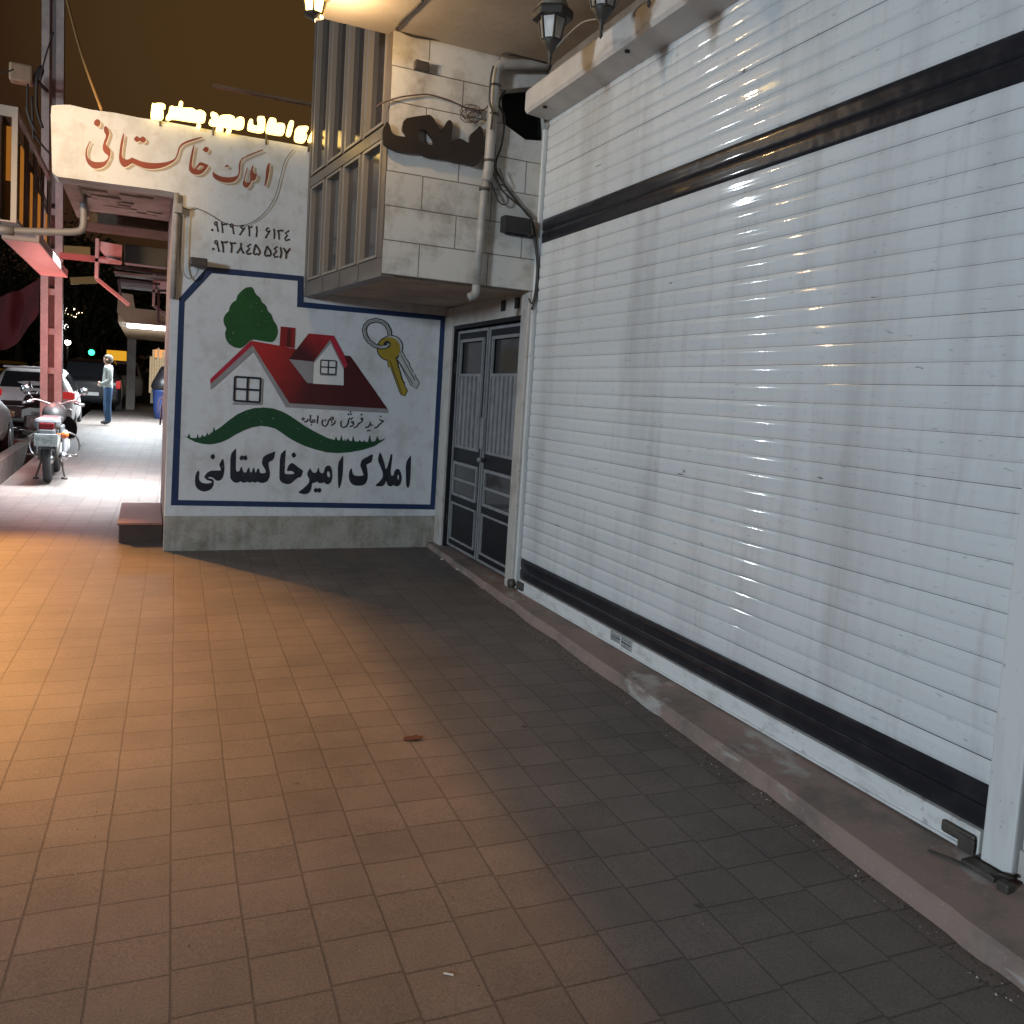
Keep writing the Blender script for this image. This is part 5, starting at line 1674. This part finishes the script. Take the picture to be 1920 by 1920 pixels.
# ------------------------------------------------------------------ motorcycle seen from behind
M_MPL = mat("motorcycle_plastic", (0.10, 0.11, 0.12), 0.4)
M_MGR = mat("dusty_grey_metal", (0.42, 0.44, 0.45), 0.4, 0.3, 12)
M_MSEAT = mat("black_vinyl_seat", (0.03, 0.03, 0.033), 0.5)
def motorcycle(label):
    t = thing("motorcycle", label, "motorcycle", (0, 0, 0), "motorcycles parked by the kerb")
    def wheel(y):
        b = MB()
        b.lathe((0, y, 0.29), [(0.235, -0.035), (0.275, -0.045), (0.292, -0.022), (0.295, 0), (0.292, 0.022), (0.275, 0.045), (0.235, 0.035)], 28, (1, 0, 0))
        w_ = b.build("wheel", M_TYRE, t)
        b = MB()
        b.lathe((0, y, 0.29), [(0.215, -0.022), (0.237, -0.03), (0.237, 0.03), (0.215, 0.022)], 24, (1, 0, 0))
        b.lathe((0, y, 0.29), [(0.02, -0.06), (0.055, -0.05), (0.055, 0.05), (0.02, 0.06)], 14, (1, 0, 0))
        for k in range(12):
            a = k * math.pi / 6
            b.tube([(0.03 * (-1) ** k, y + 0.05 * math.cos(a), 0.29 + 0.05 * math.sin(a)), (0, y + 0.22 * math.cos(a + 0.2), 0.29 + 0.22 * math.sin(a + 0.2))], 0.003, 4)
        b.build("rim", M_CHR, w_)
    wheel(-0.62)
    wheel(0.64)
    b = MB()
    b.tube([(0.0, 0.62, 0.30), (0.0, 0.30, 0.80), (0, 0.22, 0.92)], 0.02)
    for sx in (-1, 1):
        b.tube([(sx * 0.07, 0.64, 0.29), (sx * 0.07, 0.42, 0.70), (sx * 0.07, 0.36, 0.90)], 0.02)
        b.tube([(sx * 0.09, -0.62, 0.29), (sx * 0.10, -0.48, 0.60)], [0.028, 0.032])
        b.tube([(sx * 0.05, 0.25, 0.80), (sx * 0.07, -0.15, 0.66), (sx * 0.09, -0.70, 0.70)], 0.018)
        b.tube([(sx * 0.07, -0.62, 0.29), (sx * 0.06, -0.1, 0.30), (sx * 0.05, 0.2, 0.32)], 0.018)
    b.tube([(0.05, 0.28, 0.78), (0.05, 0.22, 0.32)], 0.022)
    b.build("frame", M_RUST, t)
    b = MB()
    b.bbox(-0.13, 0.13, -0.02, 0.26, 0.30, 0.55, 0.04)
    b.lathe((0, 0.10, 0.42), [(0.02, -0.20), (0.085, -0.19), (0.10, -0.12), (0.10, 0.12), (0.085, 0.19), (0.02, 0.20)], 16, (1, 0, 0))
    for k in range(6):
        b.bbox(-0.09, 0.09, 0.08 + 0.02, 0.26, 0.50 + k * 0.022, 0.512 + k * 0.022, 0.004)
    b.build("engine", M_MGR, t)
    b = MB()
    b.tube([(0.12, 0.24, 0.42), (0.15, 0.1, 0.27), (0.16, -0.2, 0.27)], 0.02)
    b.tube([(0.16, -0.18, 0.27), (0.17, -0.30, 0.29), (0.18, -0.85, 0.36)], [0.02, 0.042, 0.046], 12)
    b.lathe((0.1805, -0.852, 0.361), [(0.034, -0.01), (0.03, 0.012)], 12, (0.01, -1, 0.13))
    b.build("exhaust", M_CHR, t)
    b = MB()
    pts = [(0, -0.72, 0.80), (0, -0.40, 0.78), (0, 0.0, 0.76)]
    b.bbox(-0.13, 0.13, -0.72, 0.02, 0.735, 0.83, 0.035)
    b.build("seat", M_MSEAT, t)
    b = MB()
    b.lathe((0, 0.20, 0.84), [(0.03, -0.26), (0.12, -0.20), (0.15, -0.02), (0.14, 0.14), (0.06, 0.22)], 16, (0, 1, 0.08))
    b.build("fuel_tank", mat("dusty_dark_tank", (0.03, 0.028, 0.028), 0.5), t)
    b = MB()
    b.bbox(-0.145, 0.145, -0.93, -0.66, 0.70, 0.825, 0.04)
    b.bbox(-0.10, 0.10, -0.98, -0.70, 0.48, 0.71, 0.03)
    b.build("tail_cowl", mat("dusty_silver_plastic", (0.11, 0.115, 0.12), 0.55, 0.3, 9), t)
    add_box(t, "tail_light", mat("dark_red_lens", (0.09, 0.010, 0.012), 0.2), (-0.085, 0.085, -0.975, -0.90, 0.665, 0.775), 0.015)
    add_box(t, "tail_light_bezel", M_CHR, (-0.105, 0.105, -0.955, -0.90, 0.65, 0.79), 0.012)
    pl = add_box(t, "number_plate", mat("worn_white_plate", (0.26, 0.29, 0.285), 0.6, 0.5, 30), (-0.13, 0.13, -1.012, -0.995, 0.485, 0.64), 0.006)
    b = MB()
    b.box(-0.105, 0.105, -1.0135, -1.0120, 0.562, 0.567)
    for i in range(3):
        for j in range(2):
            xa, za = -0.10 + i * 0.075, 0.512 + j * 0.055 + 0.003 * i
            b.box(xa, xa + 0.008, -1.0145, -1.0120, za, za + 0.035)
            b.box(xa + 0.009, xa + 0.035, -1.0145, -1.0120, za + (0.025 if (i + j) % 2 else 0.0), za + (0.034 if (i + j) % 2 else 0.008))
    b.build("plate_print", mat("grey_plate_print", (0.13, 0.145, 0.145), 0.6), pl)
    b = MB()
    n = 10
    for sx in (0,):
        vs, fs = [], []
        for k in range(n + 1):
            a = math.pi * (0.15 + 0.75 * k / n)
            for x in (-0.075, -0.05, 0.05, 0.075):
                rr = 0.345 if abs(x) < 0.06 else 0.325
                vs.append((x, -0.62 - rr * math.cos(math.pi - a) * -1, 0.29 + rr * math.sin(a)))
        for k in range(n):
            for q in range(3):
                fs.append((k * 4 + q, k * 4 + q + 1, k * 4 + q + 5, k * 4 + q + 4))
        b.add(vs, fs, True)
    b.build("mudguard", M_MPL, t)
    for sx, m_ in ((1, mat("orange_indicator", (0.55, 0.12, 0.03), 0.3)),):
        b = MB()
        b.lathe((sx * 0.20, -0.93, 0.63), [(0.01, -0.04), (0.042, -0.03), (0.045, 0.02), (0.02, 0.035)], 12, (0, -1, 0))
        b.tube([(sx * 0.10, -0.90, 0.64), (sx * 0.19, -0.92, 0.635)], 0.01)
        b.build("indicator", m_, t)
    b = MB()
    b.tube(catmull([(-0.36, 0.10, 0.98), (-0.22, 0.20, 1.02), (-0.06, 0.26, 0.97), (0.06, 0.26, 0.97), (0.22, 0.20, 1.02), (0.36, 0.10, 0.98)], 4), 0.012, 8)
    for sx in (-1, 1):
        b.tube([(sx * 0.24, 0.10, 1.0), (sx * 0.37, 0.06, 0.975)], 0.02)
        b.tube([(sx * 0.25, 0.19, 1.02), (sx * 0.33, 0.16, 1.14)], 0.006)
    b.build("handlebar", M_CHR, t)
    for sx in (-1, 1):
        b = MB()
        b.lathe((sx * 0.35, 0.15, 1.16), [(0.01, -0.012), (0.055, -0.01), (0.055, 0.01), (0.01, 0.012)], 14, (0, 1, 0))
        b.build("mirror", M_CHR, t)
    b = MB()
    b.lathe((0, 0.46, 0.90), [(0.03, -0.10), (0.08, -0.06), (0.09, 0.04), (0.085, 0.06)], 16, (0, 1, 0))
    b.build("headlight", M_CHR, t)
    b = MB()
    for sx in (-1, 1):
        b.tube([(sx * 0.10, -0.10, 0.30), (sx * 0.17, -0.28, 0.015)], [0.016, 0.012])
        b.tube([(sx * 0.13, -0.28, 0.015), (sx * 0.20, -0.29, 0.012)], 0.016)
        b.tube([(sx * 0.10, -0.05, 0.30), (sx * 0.30, -0.05, 0.30)], 0.014)
    b.build("stand", M_RUST, t)
    # leg guard loops and side cover
    b = MB()
    for sx in (-1, 1):
        b.tube(catmull([(sx * 0.06, 0.28, 0.60), (sx * 0.24, 0.34, 0.55), (sx * 0.30, 0.36, 0.40), (sx * 0.24, 0.32, 0.26), (sx * 0.06, 0.24, 0.25)], 4), 0.013, 8)
    b.build("leg_guard", M_CHR, t)
    for sx in (-1, 1):
        b = MB()
        b.bbox(min(sx * 0.10, sx * 0.15), max(sx * 0.10, sx * 0.15), -0.45, -0.12, 0.50, 0.72, 0.02)
        b.build("side_cover", MATS["dusty_silver_plastic"], t)
    b = MB()
    b.bbox(0.14, 0.20, -0.50, -0.30, 0.36, 0.66, 0.03, Matrix.Translation((0, 0, 0)) @ Matrix.Rotation(R(0), 4, 'X'))
    b.build("splash_guard", mat("pale_splash_guard", (0.25, 0.25, 0.26), 0.4), t)
    return t
mc = motorcycle("motorcycle standing on the pavement seen from behind, red tail light above its plate")
pm = on_g(88, 905)
mc.location = (pm.x, pm.y + 0.62, gz(pm.y + 0.6))
mc.rotation_euler.z = R(1)
m2 = copy_tree(mc)
m2["label"] = "second motorcycle standing sideways on its stand between the cars"
p2 = on_y(50, 760, 18.6)
m2.location = (p2.x, 18.6, gz(18.6) - 0.12)
m2.rotation_euler.z = R(-68)

# ------------------------------------------------------------------ man standing at the pavement edge, side view
def skin_figure(name, joints, edges, radii, mats, face_mat, root=0, parent=None):
    me = bpy.data.meshes.new(name)
    me.from_pydata([Vector(j) for j in joints], edges, [])
    o = bpy.data.objects.new(name, me)
    col.objects.link(o)
    sk = o.modifiers.new("skin", 'SKIN')
    for i, v in enumerate(me.skin_vertices[0].data):
        r = radii[i]
        v.radius = r if isinstance(r, tuple) else (r, r)
        v.use_root = (i == root)
    ss = o.modifiers.new("sub", 'SUBSURF')
    ss.levels = ss.render_levels = 2
    dg = bpy.context.evaluated_depsgraph_get()
    nm = bpy.data.meshes.new_from_object(o.evaluated_get(dg))
    o.modifiers.clear()
    o.data = nm
    nm.name = name
    nm.materials.clear()
    for m in mats:
        nm.materials.append(m)
    for p in nm.polygons:
        p.material_index = face_mat(p.center)
        p.use_smooth = True
    if parent:
        o.parent = parent
    return o
M_SKIN = mat("skin", (0.42, 0.25, 0.17), 0.6)
M_SHIRT = mat("pale_shirt_cloth", (0.33, 0.37, 0.35), 0.9, 0.12, 8)
M_JEANS = mat("blue_jeans", (0.04, 0.10, 0.20), 0.9, 0.3, 12)
M_SHOE = mat("dark_shoe", (0.05, 0.05, 0.055), 0.6)
M_HAIR = mat("greying_hair", (0.06, 0.045, 0.035), 0.9, 0.3, 30)
man = thing("person", "man in a pale shirt and blue jeans standing on the pavement, facing the road", "person", (0, 0, 0))
# faces -X; y is his left/right
J = [(0.02, 0, 0.96), (0.00, 0, 1.12), (0.01, 0, 1.30), (0.02, 0, 1.42), (0.0, 0, 1.50), (-0.015, 0, 1.56), (-0.03, 0, 1.64), (-0.025, 0, 1.71),
     (0.03, 0.10, 0.90), (0.0, 0.11, 0.50), (0.03, 0.11, 0.09), (-0.12, 0.12, 0.045),
     (0.03, -0.10, 0.90), (0.02, -0.11, 0.50), (0.06, -0.11, 0.09), (-0.09, -0.12, 0.045),
     (0.03, 0.19, 1.40), (0.05, 0.23, 1.13), (-0.12, 0.19, 0.98), (-0.19, 0.15, 1.0),
     (0.03, -0.19, 1.40), (0.05, -0.24, 1.13), (-0.14, -0.20, 1.02), (-0.22, -0.15, 1.06), (-0.095, 0, 1.635)]
E2 = [(0, 1), (1, 2), (2, 3), (3, 4), (4, 5), (5, 6), (6, 7), (0, 8), (8, 9), (9, 10), (10, 11), (0, 12), (12, 13), (13, 14), (14, 15), (3, 16), (16, 17), (17, 18), (18, 19), (3, 20), (20, 21), (21, 22), (22, 23), (6, 24)]
RD = [(0.15, 0.13), (0.16, 0.135), (0.17, 0.13), (0.13, 0.10), 0.058, 0.065, 0.098, 0.07, 0.10, 0.075, 0.05, 0.04, 0.10, 0.075, 0.05, 0.04, 0.075, 0.056, 0.042, 0.04, 0.075, 0.056, 0.042, 0.04, 0.035]
def mman(c):
    if c.z > 1.485 or (c.x < -0.17 and c.z > 0.9):
        return 0
    if c.z > 0.93:
        return 1
    return 2 if c.z > 0.10 else 3
skin_figure("body", J, E2, RD, [M_SKIN, M_SHIRT, M_JEANS, M_SHOE], mman, 0, man)
b = MB()
vs = []
b.lathe((0.012, 0, 1.585), [(0.066, -0.05), (0.100, 0.0), (0.113, 0.06), (0.106, 0.115), (0.072, 0.155), (0.012, 0.168)], 16)
for i, p in enumerate(b.v):
    if p.x < -0.055 and p.z < 1.70:
        b.v[i] = Vector((-0.05, p.y, p.z))
b.build("hair", M_HAIR, man)
b = MB()
for sy in (-1, 1):
    b.lathe((-0.02, sy * 0.098, 1.625), [(0.005, -0.01), (0.026, -0.004), (0.026, 0.006), (0.008, 0.014)], 8, (0, sy, 0))
b.build("ear", M_SKIN, man)
b = MB()
b.bbox(-0.255, -0.245, -0.17, -0.09, 1.05, 1.17, 0.004)
ph = on_g(199, 797)
man.location = (ph.x, ph.y, gz(ph.y))
man.rotation_euler.z = R(8)

# ------------------------------------------------------------------ trees, lamps and lights far down the road
M_LEAF = [mat("dark_leaf", (0.035, 0.055, 0.02), 0.7), mat("mid_leaf", (0.06, 0.075, 0.03), 0.7)]
M_BARK = mat("bark", (0.06, 0.045, 0.035), 0.9, 0.4, 8)
def make_tree(h, rad, seed, n):
    rg = random.Random(seed)
    t = thing("street_tree", "", "tree", (0, 0, 0), "trees along the road")
    b = MB()
    top = Vector((rg.uniform(-0.3, 0.3), rg.uniform(-0.3, 0.3), h * 0.75))
    b.tube(catmull([(0, 0, -0.2), (0.1, 0, h * 0.25), (top * 0.6), top], 3), [0.20 - 0.012 * i for i in range(10)], 8)
    clumps = []
    for k in range(13):
        a = rg.uniform(0, 6.28)
        z = h * rg.uniform(0.42, 0.98)
        rr = rad * rg.uniform(0.3, 0.85) * (1.05 - abs(z / h - 0.66) * 1.3)
        c = Vector((rr * math.cos(a), rr * math.sin(a), z))
        clumps.append((c, rad * rg.uniform(0.28, 0.5)))
        b.tube([(0, 0, h * 0.3), c * 0.55 + Vector((0, 0, h * 0.15)), c], [0.07, 0.045, 0.015], 5)
    b.build("trunk", M_BARK, t)
    b = MB()
    for i in range(n):
        c, r = rg.choice(clumps)
        d = Vector((rg.gauss(0, 1), rg.gauss(0, 1), rg.gauss(0, 0.8)))
        p = c + d.normalized() * r * rg.random() ** 0.45
        s = rg.uniform(0.07, 0.17)
        u = Vector((rg.gauss(0, 1), rg.gauss(0, 1), rg.gauss(0, 1))).normalized()
        v = u.orthogonal().normalized()
        w2 = u.cross(v)
        b.cur = 0 if rg.random() < 0.6 else 1
        b.add([p - v * s, p + w2 * s * 0.5, p + v * s, p - w2 * s * 0.5], [(0, 1, 2, 3)])
    b.build("crown", M_LEAF, t)
    return t
trees = []
for i, (u, y, h, rad, lb) in enumerate(((30, 45, 7.5, 3.2, "dark leafy tree behind the red cloth banner"), (150, 44, 7.0, 3.0, "dark leafy tree between the column and the beige canopy"), (200, 56, 8.5, 3.6, "tree furthest back behind the beige canopy post"),
                                        (95, 60, 9.0, 4.0, "tall dim tree rising behind the lattice column"), (250, 48, 6.0, 2.4, "small tree close to the concrete post"), (-60, 52, 8.5, 4.0, "big dim tree at the left edge beyond the road"))):
    t = make_tree(h, rad, 31 + i, 2600)
    t["label"] = lb
    p = on_y(u, 690, y)
    t.location = (p.x, y, gz(y))
b = MB()
rg = random.Random(5)
for i in range(9000):
    p = Vector((rg.uniform(-32, 8), rg.uniform(66, 82), 0))
    p.z = gz(70) + rg.random() ** 0.8 * (7.5 + 2.5 * mnoise.noise(Vector((p.x * 0.25, 0, 0))))
    s = rg.uniform(0.2, 0.5)
    u = Vector((rg.gauss(0, 1), rg.gauss(0, 1), rg.gauss(0, 1))).normalized()
    v = u.orthogonal().normalized()
    b.cur = 0 if rg.random() < 0.6 else 1
    b.add([p - v * s, p + u.cross(v) * s * 0.6, p + v * s, p - u.cross(v) * s * 0.6], [(0, 1, 2, 3)])
o = b.build("far_trees", M_LEAF)
o["kind"] = "stuff"
o["label"] = "mass of dark trees closing the far end of the road"
o["category"] = "trees"
# far street lamps: small globes on posts
for u, v, y, e, lb, s in ((123, 612, 60, (1, 0.95, 0.85), "upper small white street lamp far down the road", 6), (127, 642, 52, (1, 0.97, 0.92), "lower small white street lamp far down the road", 6)):
    p = on_y(u, v, y)
    t = thing("street_lamp", lb, "street lamp", (p.x, y, gz(y)), "far street lamps")
    b = MB()
    b.tube([(p.x, y, gz(y)), (p.x, y, p.z - 0.15)], [0.07, 0.04], 8)
    b.build("post", M_RUST, t)
    b = MB()
    b.lathe((p.x, y, p.z), [(0.05, -0.15), (0.14, -0.08), (0.16, 0), (0.13, 0.10), (0.04, 0.15)], 12)
    b.build("lamp_globe", mat("white_lamp_globe", (0.9, 0.9, 0.9), 0.4, emit=(1, 0.94, 0.82), estr=8), t)
p = on_y(172, 661, 58)
t = thing("traffic_light", "green traffic light far down the road", "traffic light", (p.x, 58, gz(58)))
b = MB()
b.tube([(p.x, 58.1, gz(58)), (p.x, 58.1, p.z + 0.5)], 0.06, 8)
b.bbox(p.x - 0.2, p.x + 0.2, 57.8, 58.05, p.z - 0.25, p.z + 0.85, 0.03)
b.build("signal_head", M_BLACK, t)
b = MB()
b.lathe((p.x, 57.79, p.z), [(0.02, -0.03), (0.17, -0.01), (0.18, 0.02)], 14, (0, -1, 0))
b.build("green_lens", mat("green_signal", (0.05, 0.6, 0.2), 0.4, emit=(0.04, 1.0, 0.35), estr=4), t)
b = MB()
rg = random.Random(3)
fl_ = []
for k in range(16):
    u, v = 112 + rg.random() * 42, 578 + rg.random() * 18
    c = on_y(u, v, 42.5)
    b.lathe(c, [(0.003, -0.02), (0.016, 0), (0.003, 0.02)], 6)
    fl_.append(c)
o = b.build("string_lights", mat("tiny_warm_bulbs", (1, 0.85, 0.6), 0.5, emit=(1, 0.8, 0.5), estr=6))
tag(o, "string of tiny warm bulbs in the tree beside the column", "fairy lights")
# dim buildings closing the road on the left
for i, (x0, x1, y0, y1, h, lb) in enumerate(((-30, -19, 30, 50, 7, "dim low building across the road at the left edge"), (-26, -6, 84, 92, 9, "dark building beyond the far trees"))):
    t = thing("far_building", lb, "building", ((x0 + x1) / 2, y0, 0))
    b = MB()
    b.box(x0, x1, y0, y1, -0.3, h)
    b.build("wall", mat("dim_far_wall", (0.12, 0.09, 0.07), 0.9, 0.3, 0.5), t)
    b = MB()
    for k in range(5):
        xx = x0 + (x1 - x0) * (k + 0.25) / 5
        b.box(xx, xx + 1.1, y0 - 0.05, y0 - 0.003, h * 0.55, h * 0.55 + 1.3)
    b.build("window", M_PANE, t)

# ------------------------------------------------------------------ grit swept against the step and the wall, and loose on the pavers
rg = random.Random(11)
b = MB()
def crumb(x, y, s):
    z = gz(y)
    pts = [Vector((x + s * math.cos(k * 1.26 + s * 900) * rg.uniform(0.6, 1.2), y + s * math.sin(k * 1.26 + s * 900) * rg.uniform(0.6, 1.2), z + 0.0005)) for k in range(5)]
    tip = Vector((x, y, z + s * rg.uniform(0.5, 1.1)))
    b.cur = rg.choice((0, 0, 1, 2))
    b.add(pts + [tip], [(k, (k + 1) % 5, 5) for k in range(5)])
def step_x(y):
    for p, q in zip(front, front[1:]):
        if p[0] <= y <= q[0]:
            return p[1] + (q[1] - p[1]) * (y - p[0]) / (q[0] - p[0])
    return 2.5
for i in range(900):
    y = rg.uniform(0.8, 7.5)
    crumb(step_x(y) - 0.015 - abs(rg.gauss(0, 0.05)), y, rg.uniform(0.0015, 0.006))
for i in range(350):
    x = rg.uniform(0.17, 2.5)
    crumb(x, WY - 0.02 - abs(rg.gauss(0, 0.04)), rg.uniform(0.002, 0.006))
for i in range(700):
    crumb(rg.uniform(-1.5, 2.3), rg.uniform(1.3, 7.4), rg.uniform(0.001, 0.0035))
o = b.build("grit", [mat("dark_grit", (0.06, 0.052, 0.045), 0.9), mat("grey_grit", (0.17, 0.155, 0.14), 0.9), mat("pale_grit", (0.38, 0.36, 0.33), 0.9)])
tag(o, "grit and crumbs swept against the step and the wall foot", "grit", kind="stuff")

# ------------------------------------------------------------------ litter
LIT = mat("pale_litter", (0.6, 0.58, 0.52), 0.8)
for i, (u, v, s, lb) in enumerate(((829, 1050, 0.018, "scrap of white paper at the foot of the step near the door"), (842, 1830, 0.022, "small pale twig on the pavers at the bottom of the photo"), (857, 1070, 0.02, "crumpled white scrap beside the step below the far door leaf"), (152, 835, 0.04, "white scrap on the lit pavement right of the motorcycle"), (157, 832, 0.03, "small white scrap beside the larger one right of the motorcycle"))):
    p = on_g(u, v)
    b = MB()
    if i == 1:
        b.bar((p.x - 0.012, p.y + 0.010, gz(p.y) + 0.004), (p.x + 0.010, p.y - 0.006, gz(p.y) + 0.005), 0.0035)
        tag(b.build("litter", LIT), lb, "litter", "litter on the pavement")
        continue
    pts = [Vector((p.x + s * math.cos(k * 1.05 + i) * (0.6 + 0.5 * rnd.random()), p.y + s * 0.9 * math.sin(k * 1.05 + i), gz(p.y) + 0.003 + 0.008 * rnd.random())) for k in range(6)]
    b.slab([pts], (0, 0, 0.004))
    o = b.build("litter", LIT)
    tag(o, lb, "litter", "litter on the pavement")
p = on_g(775, 1386)
b = MB()
b.slab([[Vector((p.x + 0.042 * math.cos(k * 0.449) * (0.55 + rnd.random() * 0.6), p.y + 0.032 * math.sin(k * 0.449) * (0.55 + rnd.random() * 0.6), gz(p.y) + 0.003 + 0.004 * rnd.random())) for k in range(14)]], (0, 0, 0.003))
o = b.build("dead_leaf", mat("brown_dead_leaf", (0.07, 0.022, 0.010), 0.8))
tag(o, "crumpled brown leaf on the pavers in the middle of the pavement", "leaf")
